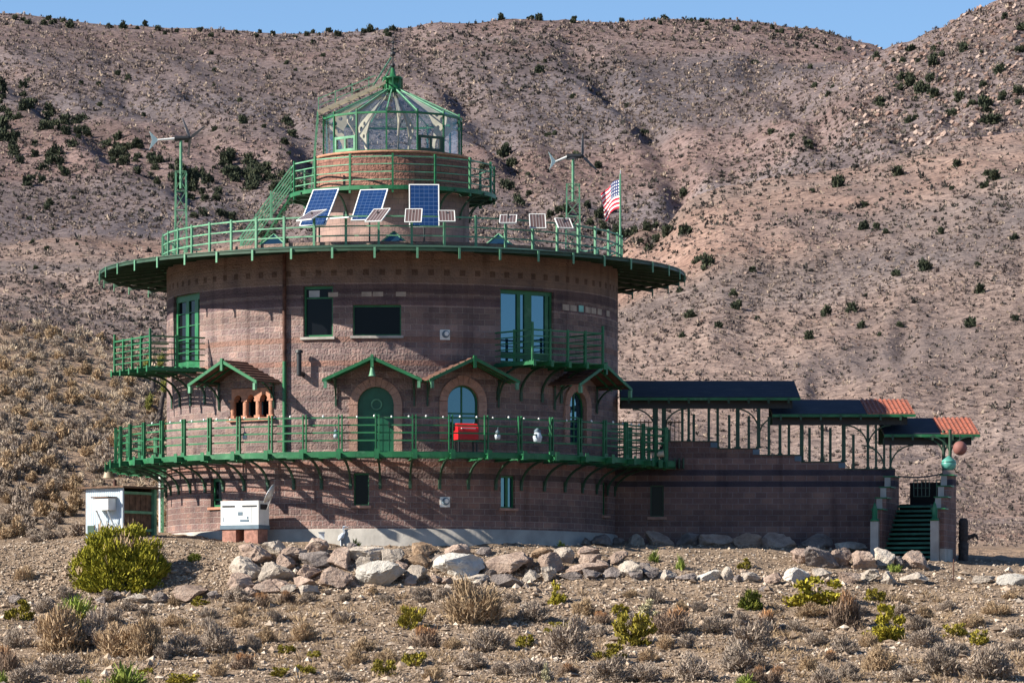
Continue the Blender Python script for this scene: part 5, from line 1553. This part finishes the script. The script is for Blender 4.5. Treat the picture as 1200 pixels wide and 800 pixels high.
PM = {
 'sage': tint_mat("grey_sagebrush", [(0, (0.13, 0.10, 0.08)), (.5, (0.31, 0.25, 0.20)), (1, (0.48, 0.40, 0.32))]),
 'tan': tint_mat("dry_tan_brush", [(0, (0.16, 0.11, 0.07)), (.5, (0.35, 0.25, 0.155)), (1, (0.54, 0.40, 0.25))]),
 'rust': tint_mat("rust_topped_brush", [(0, (0.14, 0.10, 0.075)), (.45, (0.26, 0.19, 0.14)), (.8, (0.36, 0.19, 0.09)), (1, (0.42, 0.22, 0.10))]),
 'yg': tint_mat("olive_yellow_brush", [(0, (0.055, 0.05, 0.02)), (.5, (0.22, 0.185, 0.03)), (1, (0.42, 0.34, 0.06))]),
 'yellow': tint_mat("yellow_flowering_brush", [(0, (0.10, 0.09, 0.02)), (.5, (0.27, 0.23, 0.03)), (1, (0.52, 0.43, 0.05))]),
 'lime': tint_mat("lime_green_tuft", [(0, (0.09, 0.12, 0.025)), (.5, (0.20, 0.25, 0.05)), (1, (0.36, 0.38, 0.11))]),
 'green': tint_mat("fresh_green_brush", [(0, (0.04, 0.06, 0.015)), (.5, (0.12, 0.14, 0.025)), (1, (0.26, 0.24, 0.04))]),
 'cholla': tint_mat("pale_cactus", [(0, (0.22, 0.20, 0.12)), (.5, (0.40, 0.36, 0.22)), (1, (0.55, 0.50, 0.34))]),
}
SHR = {
 'sage': [twig_mesh("sagebrush", 2900, PM['sage'], 10 + k, 24, .17, (.13, .010), fill=(.7, 1.05)) for k in range(6)],
 'tan': [twig_mesh("dry_brush", 2700, PM['tan'], 20 + k, 22, .18, (.15, .009), up=.8, fill=(.7, 1.05)) for k in range(4)],
 'rust': [twig_mesh("dry_brush", 2300, PM['rust'], 30 + k, 14, .22, (.22, .010), up=1.2, top=.9) for k in range(2)],
 'yg': [twig_mesh("rabbitbrush", 1500, PM['yg'], 40 + k, 18, .13, (.10, .020), up=.9) for k in range(3)],
 'yellow': [twig_mesh("rabbitbrush", 2400, PM['yellow'], 50 + k, 24, .13, (.08, .022), up=.9) for k in range(2)],
 'lime': [twig_mesh("grass_tuft", 420, PM['lime'], 60 + k, 7, .25, (.5, .020), up=1.6, core=.4) for k in range(2)],
 'green': [twig_mesh("green_brush", 2000, PM['green'], 70 + k, 14, .2, (.12, .018), up=.8) for k in range(2)],
 'cholla': [twig_mesh("cholla", 1300, PM['cholla'], 80, 9, .17, (.09, .03), core=.3)],
}
PW = {'sage': ("sagebrush", "grey sagebrush", "shrub"), 'tan': ("dry_brush", "dry tan bush", "shrub"), 'rust': ("dry_brush", "rust topped dry bush", "shrub"),
      'yg': ("rabbitbrush", "olive yellow bush", "shrub"), 'yellow': ("rabbitbrush", "bright yellow bush", "shrub"), 'lime': ("grass_tuft", "lime green tuft", "grass tuft"),
      'green': ("green_brush", "green bush", "shrub"), 'cholla': ("cholla", "pale spiny cactus", "cactus")}
FORE = """22,727,30,25,yg 67,763,68,54,tan 85,724,42,28,lime 92,738,26,20,yg 115,759,42,45,sage 140,767,60,36,tan 168,769,44,48,tan 215,768,38,28,sage 255,765,44,34,sage 193,773,26,20,sage
8,786,32,28,rust 75,789,50,24,sage 33,801,42,22,sage 142,804,50,24,lime 100,804,16,12,lime 4,801,14,14,lime 171,791,20,13,yg 254,792,24,18,tan 215,803,36,17,yg 296,764,22,22,sage 205,734,26,15,tan
556,734,62,56,tan 482,738,34,31,yg 355,751,34,22,tan 426,763,32,18,tan 451,791,28,22,yg 575,763,50,27,sage 550,783,40,20,sage 588,791,30,17,sage 508,796,26,17,tan 368,771,18,11,yg 390,798,34,14,sage 327,793,24,14,yg
653,708,19,26,yellow 683,721,30,21,tan 668,771,56,46,sage 625,729,40,24,sage 616,758,24,20,yg 727,719,22,16,yg 760,721,26,18,cholla 743,755,52,43,yg 790,741,48,28,rust 798,717,18,15,tan 840,741,38,20,sage 879,714,28,26,green
885,763,60,36,sage 815,797,48,32,sage 872,788,56,37,sage 717,798,46,29,sage 758,798,38,23,sage 640,798,12,20,cholla 622,795,46,24,sage 889,799,26,19,rust 876,803,26,12,lime 760,774,26,15,tan
957,711,78,34,yellow 990,738,44,42,rust 954,723,38,17,tan 1039,751,48,38,yellow 1077,739,32,19,sage 1086,756,42,21,sage 1120,747,28,19,yg 1147,756,28,19,yg 1140,735,30,17,tan 990,766,34,22,sage 1018,758,22,19,tan 1031,785,40,30,tan
1107,793,52,40,sage 1112,781,18,20,yellow 1160,796,58,41,sage 1068,799,36,19,sage 968,801,34,23,sage 996,798,26,21,sage 974,774,20,12,rust 1190,746,26,14,sage 1190,763,22,13,sage 1168,721,32,17,tan 908,801,22,21,rust 958,756,28,16,sage
28,681,24,19,tan 42,635,20,10,sage 228,657,16,11,green 418,640,12,8,lime 766,657,14,12,lime 798,668,12,16,lime 872,667,16,14,yg 658,640,8,6,lime 1048,670,18,11,lime 436,697,16,10,tan 150,715,22,13,sage 320,728,22,14,sage 404,729,24,13,sage
20,760,30,24,sage 282,735,26,15,tan 530,760,22,14,tan 700,745,22,14,sage 935,740,24,15,sage 1010,722,20,12,sage 1060,708,18,10,tan 1110,715,24,13,sage 1185,702,22,11,tan 820,715,20,12,sage 740,700,18,10,tan 600,705,20,12,sage"""
fore = []
for line in FORE.split():
    u, y, w, h, k = line.split(','); fore.append((float(u), float(y), float(w), float(h), k))
rgf = np.random.default_rng(99)
for _ in range(400):          # more bushes where the slope between the big ones is empty
    u, y = rgf.uniform(5, 1195), rgf.uniform(702, 802)
    w = rgf.uniform(16, 30) * (1 + (y - 700) / 200)
    if all(math.hypot((u - q[0]) / 1.0, (y - q[1]) * 1.9) > (w + q[2]) * .50 for q in fore) and len(fore) < 175:
        fore.append((u, y, w, w * rgf.uniform(.55, .8), str(rgf.choice(['sage', 'sage', 'sage', 'tan', 'tan', 'yg', 'rust']))))
fore.sort()
def side(u): return "left" if u < 400 else "middle" if u < 800 else "right"
kc, ks = {}, {}
def pkey(r): return (r[4], "high on the slope" if r[1] < 745 else "low on the slope", side(r[0]))
for r in fore: kc[pkey(r)] = kc.get(pkey(r), 0) + 1
for i, r in enumerate(fore):
    h_ = hit(r[0], min(r[1], 803))
    if h_ is None: continue
    g, d = h_
    if r[1] > 803: g = V(*at(r[0], r[1], d - .3)); g.z = gz(g.x, g.y)
    nm, txt, cat = PW[r[4]]
    o = mesh_obj(nm, SHR[r[4]][i % len(SHR[r[4]])])
    w = r[2] * d / F * 1.28; hh = r[3] * d / F * 1.25
    o.location = (g.x, g.y + w * .1, g.z - .03); o.scale = (w, w * .9, hh); o.rotation_euler.z = rgf.uniform(-3, 3)
    k = pkey(r); ks[k] = ks.get(k, 0) + 1
    lb = f"{txt} {k[1]}, {k[2]} third" + (f", {ORD(ks[k])} such from left" if kc[k] > 1 else "")
    tag(o, lb, cat, f"{txt} plants in the foreground")

# low dry weeds between the bushes
rg = np.random.default_rng(31)
x, Y, d = spread(5800, (-300, 1500, 690, 804), rg)
k = rg.random(len(x)) < np.clip(fbm(x * .3, Y * .3, 3) * 5 + .5, .1, 1)
x, Y = x[k], Y[k]; n = len(x); q = 36
z = ground_z(x, Y); sz = .14 + .5 * rg.random(n) ** 2
o = rg.normal(size=(n, q, 3)); o[..., 2] = np.abs(o[..., 2]) * .7; o /= np.linalg.norm(o, axis=2, keepdims=True)
p = o * rg.uniform(.1, .5, (n, q, 1))
dr = o + np.array([0, 0, .5]); dr /= np.linalg.norm(dr, axis=2, keepdims=True)
sd = np.cross(dr, rg.normal(size=(n, q, 3))); sd /= np.linalg.norm(sd, axis=2, keepdims=True) + 1e-9
a, b = p - dr * .14, p + dr * .12
v = np.stack([a - sd * .022, a + sd * .022, b + sd * .01, b - sd * .01], 2) * sz[:, None, None, None] + np.stack([x, Y, z], -1)[:, None, None, :]
me = np_mesh("dry_weeds", v.reshape(-1, 3), np.arange(n * q * 4).reshape(-1, 4), PM['tan'], tint=np.clip(np.repeat(rg.uniform(.15, .8, n), q) + rg.normal(0, .12, n * q), 0, 1))
tag(mesh_obj("dry_weeds", me), "low dry weeds and grass between the bushes of the slope", "weeds", kind="stuff")

# the big round yellow-green bush
rg = np.random.default_rng(5)
M['bush'] = tint_mat("yellow_green_bush_leaf", [(0, (0.06, 0.065, 0.01)), (.35, (0.20, 0.195, 0.02)), (.65, (0.31, 0.28, 0.03)), (1, (0.48, 0.42, 0.07))], .7)
bm_ = twig_mesh("leafy_bush", 30000, M['bush'], 5, 180, .105, (.05, .0075), up=1.2, core=.12, fill=(.80, 1.04))
g, d = hit(138, 694)
t = thing("leafy_bush", "big round yellow green bush on the slope below the shed", "bush", g)
o = mesh_obj("foliage", bm_, t)
o.scale = (3.65, 2.8, 2.5); o.location = (0, .9, -.05)
dt = mesh_obj("dead_twigs", twig_mesh("dead_twigs", 1500, PM['tan'], 9, 40, .12, (.10, .006), up=1.4, fill=(.75, 1.12)), t)
dt.scale = (3.65, 2.8, 2.5); dt.location = (0, .9, -.05)
m = MB()
for k in range(9):
    a = rg.uniform(0, 6.28); m.tube(g + V(0, .9, -.1), g + V(.9 * math.cos(a), .9 + .8 * math.sin(a), 1.2), .05, .015, 6)
m.build("stem", M['wood_old'], t)

# sagebrush covering the near slope left of the castle
rgs = np.random.default_rng(12)
SMALL = [twig_mesh("sagebrush", 900, PM['sage'], 110 + k, 16, .2, (.18, .02), fill=(.7, 1.05)) for k in range(5)] + [twig_mesh("sagebrush", 900, PM['tan'], 120 + k, 16, .2, (.18, .02), fill=(.7, 1.05)) for k in range(3)]
n = 0; tries = 0; taken = []
while n < 235 and tries < 6000:
    tries += 1
    u, y = rgs.uniform(-5, 250), rgs.uniform(384, 632)
    if u > 100 and y > 560 and u < 180: continue
    r = hit(u, y)
    if r is None: continue
    g, d = r
    if d < 152 or g.x ** 2 + g.y ** 2 < 9 ** 2 : continue
    px = math.hypot
    if any(px(u - a, (y - b) * 1.5) < 9 for a, b in taken): continue
    taken.append((u, y))
    w = rgs.uniform(.55, 1.05) * (1.25 if rgs.random() < .12 else 1); hh = w * rgs.uniform(.6, .9)
    o = mesh_obj("sagebrush", SMALL[int(rgs.integers(0, 8))])
    o.location = g - V(0, 0, .04); o.scale = (w, w, hh); o.rotation_euler.z = rgs.uniform(0, 6.28)
    tag(o, "grey tan sagebrush on the near slope left of the castle", "shrub", "sagebrush on the slope left of the castle")
    n += 1

# far scrub: thousands of low bushes that read as one texture
def scrub(name, label, n, us, ys, size, m, seed, dmin=230, tall=.8, dens=None, jit=.28, twigs=0, dmax=1720, bl=(.24, .14)):
    rg = np.random.default_rng(seed)
    u = rg.uniform(us[0], us[1], n); y = rg.uniform(ys[0], ys[1], n)
    j = np.clip(np.searchsorted(us_far, u), 0, len(us_far) - 1)
    k = (VIS[:, j] <= y[None]).argmax(0)
    ok = (VIS[-1, j] <= y) & (k > 0)
    u, k, j = u[ok], k[ok], j[ok]
    d = ds_far[k] - rg.random(len(u)) * (ds_far[k] - ds_far[k - 1])
    ok = (d > dmin) & (d < dmax)
    u, d = u[ok], d[ok]
    x = CX + (u - 600) * d / F; Y = CY + d
    if dens is not None:
        ok = rg.random(len(x)) < dens(x, Y, u, d); x, Y, d = x[ok], Y[ok], d[ok]
    n = len(x); z = ground_z(x, Y)
    s_ = np.clip(rg.uniform(size[0], size[1], n) * (1 + (rg.random(n) < .08) * .7) * d / F, .3, 2.4)
    if twigs:
        q = twigs
        o = rg.normal(size=(n, q, 3)); o[..., 2] = np.abs(o[..., 2]); o /= np.linalg.norm(o, axis=2, keepdims=True)
        p = o * rg.uniform(.25, .5, (n, q, 1)); p[..., 2] *= tall * 1.5
        dr = o + np.array([0, 0, .6]); dr /= np.linalg.norm(dr, axis=2, keepdims=True)
        sd = np.cross(dr, rg.normal(size=(n, q, 3))); sd /= np.linalg.norm(sd, axis=2, keepdims=True) + 1e-9
        a, b = p - dr * bl[0], p + dr * bl[0] * .75
        v = np.stack([a - sd * bl[1], a + sd * bl[1], b + sd * bl[1] * .5, b - sd * bl[1] * .5], 2) * s_[:, None, None, None]
        v += np.stack([x, Y, z], -1)[:, None, None, :]
        f = np.arange(n * q * 4).reshape(-1, 4)
        tn = np.clip(np.repeat(rg.random(n), q) + rg.normal(0, .1, n * q), 0, 1)
        me = np_mesh(name, v.reshape(-1, 3), f, m, tint=tn)
    else:
        IV, IF = ico(1)
        nv = len(IV)
        v = IV[None] * rg.uniform(1 - jit * 1.6, 1 + jit, (n, nv, 1)) * (s_ * .5)[:, None, None]
        v[..., 2] *= tall
        v += np.stack([x, Y, z + s_ * .15], -1)[:, None, :]
        f = (IF[None] + (np.arange(n) * nv)[:, None, None]).reshape(-1, 3)
        me = np_mesh(name, v.reshape(-1, 3), f, m, tint=np.repeat(rg.random(n), len(IF)))
    return tag(mesh_obj(name, me), label, "scrub", kind="stuff")
M['scrub'] = tint_mat("far_scrub", [(0, (0.085, 0.068, 0.062)), (.5, (0.17, 0.133, 0.117)), (.85, (0.26, 0.205, 0.175)), (1, (0.38, 0.30, 0.23))])
M['scrub_near'] = tint_mat("near_tan_scrub", [(0, (0.17, 0.13, 0.10)), (.5, (0.36, 0.285, 0.21)), (1, (0.54, 0.44, 0.32))])
M['scrub_dark_shadow'] = tint_mat("far_dark_scrub_and_shadow", [(0, (0.035, 0.035, 0.032)), (1, (0.11, 0.095, 0.08))])  # dark shrub tones that also stand in for shadow dots on the slope
scrub("scrub", "low grey brown scrub dotting the whole mountainside", 140000, (-420, 1620), (-90, 645), (2.2, 6.5), M['scrub'], 21, twigs=13, bl=(.22, .11), dens=lambda x, y, u, d: np.clip(fbm(x * .02, y * .008, 4) * 4 + .85, .45, 1) * np.where((d < 1010) & (d > 500) & (u > 690), .62, 1))
scrub("scrub", "darker gully scrub and painted shadow dots on the mountainside", 32000, (-420, 1620), (15, 600), (3.0, 7.5), M['scrub_dark_shadow'], 22, dens=lambda x, y, u, d: np.clip((fbm(x * .012 + 4, y * .005, 4)) * 9 - .2 + 1.2 * ((d > 1060) & (d < 1230) & (u > 730)), 0.12, 1), twigs=11)
scrub("scrub", "small tan scrub between the sagebrush of the near slope", 4400, (-420, 420), (370, 640), (5, 13), M['scrub_near'], 24, dmin=172, dmax=262, twigs=90, bl=(.16, .04))
# pale rocks that crop out on the mountain
M['outcrop'] = tint_mat("far_rock", [(0, (0.17, 0.11, 0.09)), (.6, (0.28, 0.195, 0.16)), (1, (0.36, 0.28, 0.24))])
scrub("rubble", "pink brown rocks cropping out all over the mountainside", 7500, (-420, 1620), (-60, 500), (1.5, 4.5), M['outcrop'], 23, jit=.4, tall=.7, dmin=400)
scrub("rubble", "brown crags on the rocky hill at the far right", 3800, (1000, 1620), (-90, 170), (3, 9), M['outcrop'], 25, jit=.45, tall=.8, dmin=1050)

# junipers, one by one
M['juniper'] = tint_mat("juniper_foliage", [(0, (0.018, 0.024, 0.018)), (.5, (0.045, 0.055, 0.035)), (1, (0.085, 0.09, 0.05))])
JUN = [twig_mesh("juniper", 620, M['juniper'], 200 + k, 11, .24, (.16, .04), up=.7) for k in range(6)]
rgj = np.random.default_rng(77)
WANT = []
def junipers(pts, label, group):
    for u, y, s_ in pts:
        if (190 < u < 730 and y > 296) or (372 < u < 556 and y > 130): continue      # hidden behind the castle
        r = hit_far(u, y)
        if r is None or r[1] > 1720 or not -6 < u < 1206: continue
        WANT.append((s_ * rgj.choice([.8, 1, 1, 1.25]), r[0], r[1], label, group))
def plant_junipers():
    WANT.sort(key=lambda q: -q[0])
    vs_, ts_ = [], []
    for i, (s_, g, d, label, group) in enumerate(WANT):
        w = s_ * 1.3 * d / F
        if i >= 290:           # the smallest ones read as one sprinkle
            me = JUN[i % 6]; a = np.empty(len(me.vertices) * 3, dtype=np.float32); me.vertices.foreach_get("co", a)
            vs_.append(a.reshape(-1, 3) * w + np.array([g.x, g.y, g.z - .15 * w])); t_ = np.empty(len(me.polygons), dtype=np.float32); me.attributes["tint"].data.foreach_get("value", t_); ts_.append(t_)
            continue
        o = mesh_obj("juniper", JUN[int(rgj.integers(0, 6))])
        o.location = g - V(0, 0, .15 * w); o.scale = (w, w, w * rgj.uniform(.85, 1.25)); o.rotation_euler.z = rgj.uniform(0, 6.28)
        tag(o, label, "juniper", group)
    if vs_:
        v = np.concatenate(vs_)
        me = np_mesh("juniper_woodland", v, np.arange(len(v)).reshape(-1, 4), M['juniper'], tint=np.concatenate(ts_))
        tag(mesh_obj("juniper_woodland", me), "smallest dark junipers sprinkled over the far mountainside", "woodland", kind="stuff")
def along(pl, n, spread, smin, smax):
    out = []
    for _ in range(n):
        t_ = rgj.uniform(0, len(pl) - 1.001); i = int(t_); f = t_ - i
        out.append((pl[i][0] + (pl[i + 1][0] - pl[i][0]) * f + rgj.normal(0, spread), pl[i][1] + (pl[i + 1][1] - pl[i][1]) * f + rgj.normal(0, spread * .6), rgj.uniform(smin, smax)))
    return out
junipers(along([(0, 27), (100, 32), (200, 38), (330, 40), (460, 39)], 42, 5, 5, 9) + along([(560, 24), (620, 22), (700, 22), (800, 26), (960, 42)], 40, 5, 5, 10), "small dark juniper on the skyline ridge of the mountain", "junipers on the ridge line")
junipers(along([(0, 105), (60, 145), (130, 180), (190, 205), (250, 235)], 80, 12, 8, 15) + along([(0, 160), (40, 185), (70, 215)], 22, 14, 8, 15), "dark juniper in the wooded gully on the left mountainside", "junipers in the left gully")
junipers(along([(260, 190), (300, 215), (340, 235)], 30, 14, 9, 17) + along([(330, 145), (345, 170)], 6, 8, 9, 13) + along([(230, 245), (300, 270), (330, 290)], 12, 8, 8, 12), "dark juniper on the slope just left of the glass lantern", "junipers left of the lantern")
junipers(along([(560, 170), (600, 210), (640, 250)], 12, 12, 8, 13) + along([(640, 255), (720, 270), (800, 285)], 26, 10, 8, 13), "dark juniper on the slope behind the flag and right wind turbine", "junipers behind the flag")
junipers([(rgj.uniform(760, 1195), rgj.uniform(190, 400), rgj.uniform(7, 14)) for _ in range(40)], "lone dark juniper on the right hand spur of the mountain", "junipers on the right spur")
junipers([(rgj.uniform(600, 1040), rgj.uniform(50, 200), rgj.uniform(6, 11)) for _ in range(22)], "lone dark juniper high on the main mountain face", "junipers high on the face")
junipers([(rgj.uniform(1020, 1198), rgj.uniform(20, 150), rgj.uniform(7, 13)) for _ in range(46)] + along([(1060, 95), (1120, 125), (1180, 145)], 14, 8, 10, 18), "dark juniper on the rocky hill at the far right", "junipers on the rocky hill")

junipers([(rgj.uniform(0, 380), rgj.uniform(45, 340), rgj.uniform(5, 9)) for _ in range(60)], "lone small juniper on the open left part of the mountain", "junipers on the open left face")

plant_junipers()

# joshua trees behind the castle's left flank
M['yucca'] = tint_mat("yucca_spikes", [(0, (0.10, 0.11, 0.03)), (.5, (0.24, 0.24, 0.06)), (1, (0.38, 0.35, 0.12))])
YUC = twig_mesh("spike_head", 260, M['yucca'], 300, 5, .3, (.5, .025), up=.6, core=.3)
def joshua(label, base, limbs):
    g, d = base
    t = thing("joshua_tree", label, "joshua tree", g)
    m = MB()
    for (p0, p1, r0, r1) in limbs: m.tube(g + Vector(p0), g + Vector(p1), r0, r1, 8)
    m.build("trunk", M['wood_old'], t)
    for (p0, p1, r0, r1) in limbs[1:]:
        o = mesh_obj("spike_head", YUC, t); o.location = Vector(p1) - V(0, 0, .1); o.scale = (.55, .55, .75)
joshua("forked joshua tree rising behind the deck railing at the left", hit(184, 500), [((0, 0, -.2), (.25, 0, 1.3), .15, .11), ((.25, 0, 1.3), (.35, 0, 1.75), .10, .08), ((.1, 0, .8), (-.35, 0, 1.0), .08, .06)])
joshua("joshua tree under the small balcony at the left", hit(179, 462), [((0, 0, -.2), (.05, 0, .9), .13, .11), ((.05, 0, .9), (.4, 0, 1.5), .09, .07), ((.05, 0, .9), (-.3, .1, 1.3), .09, .07)])
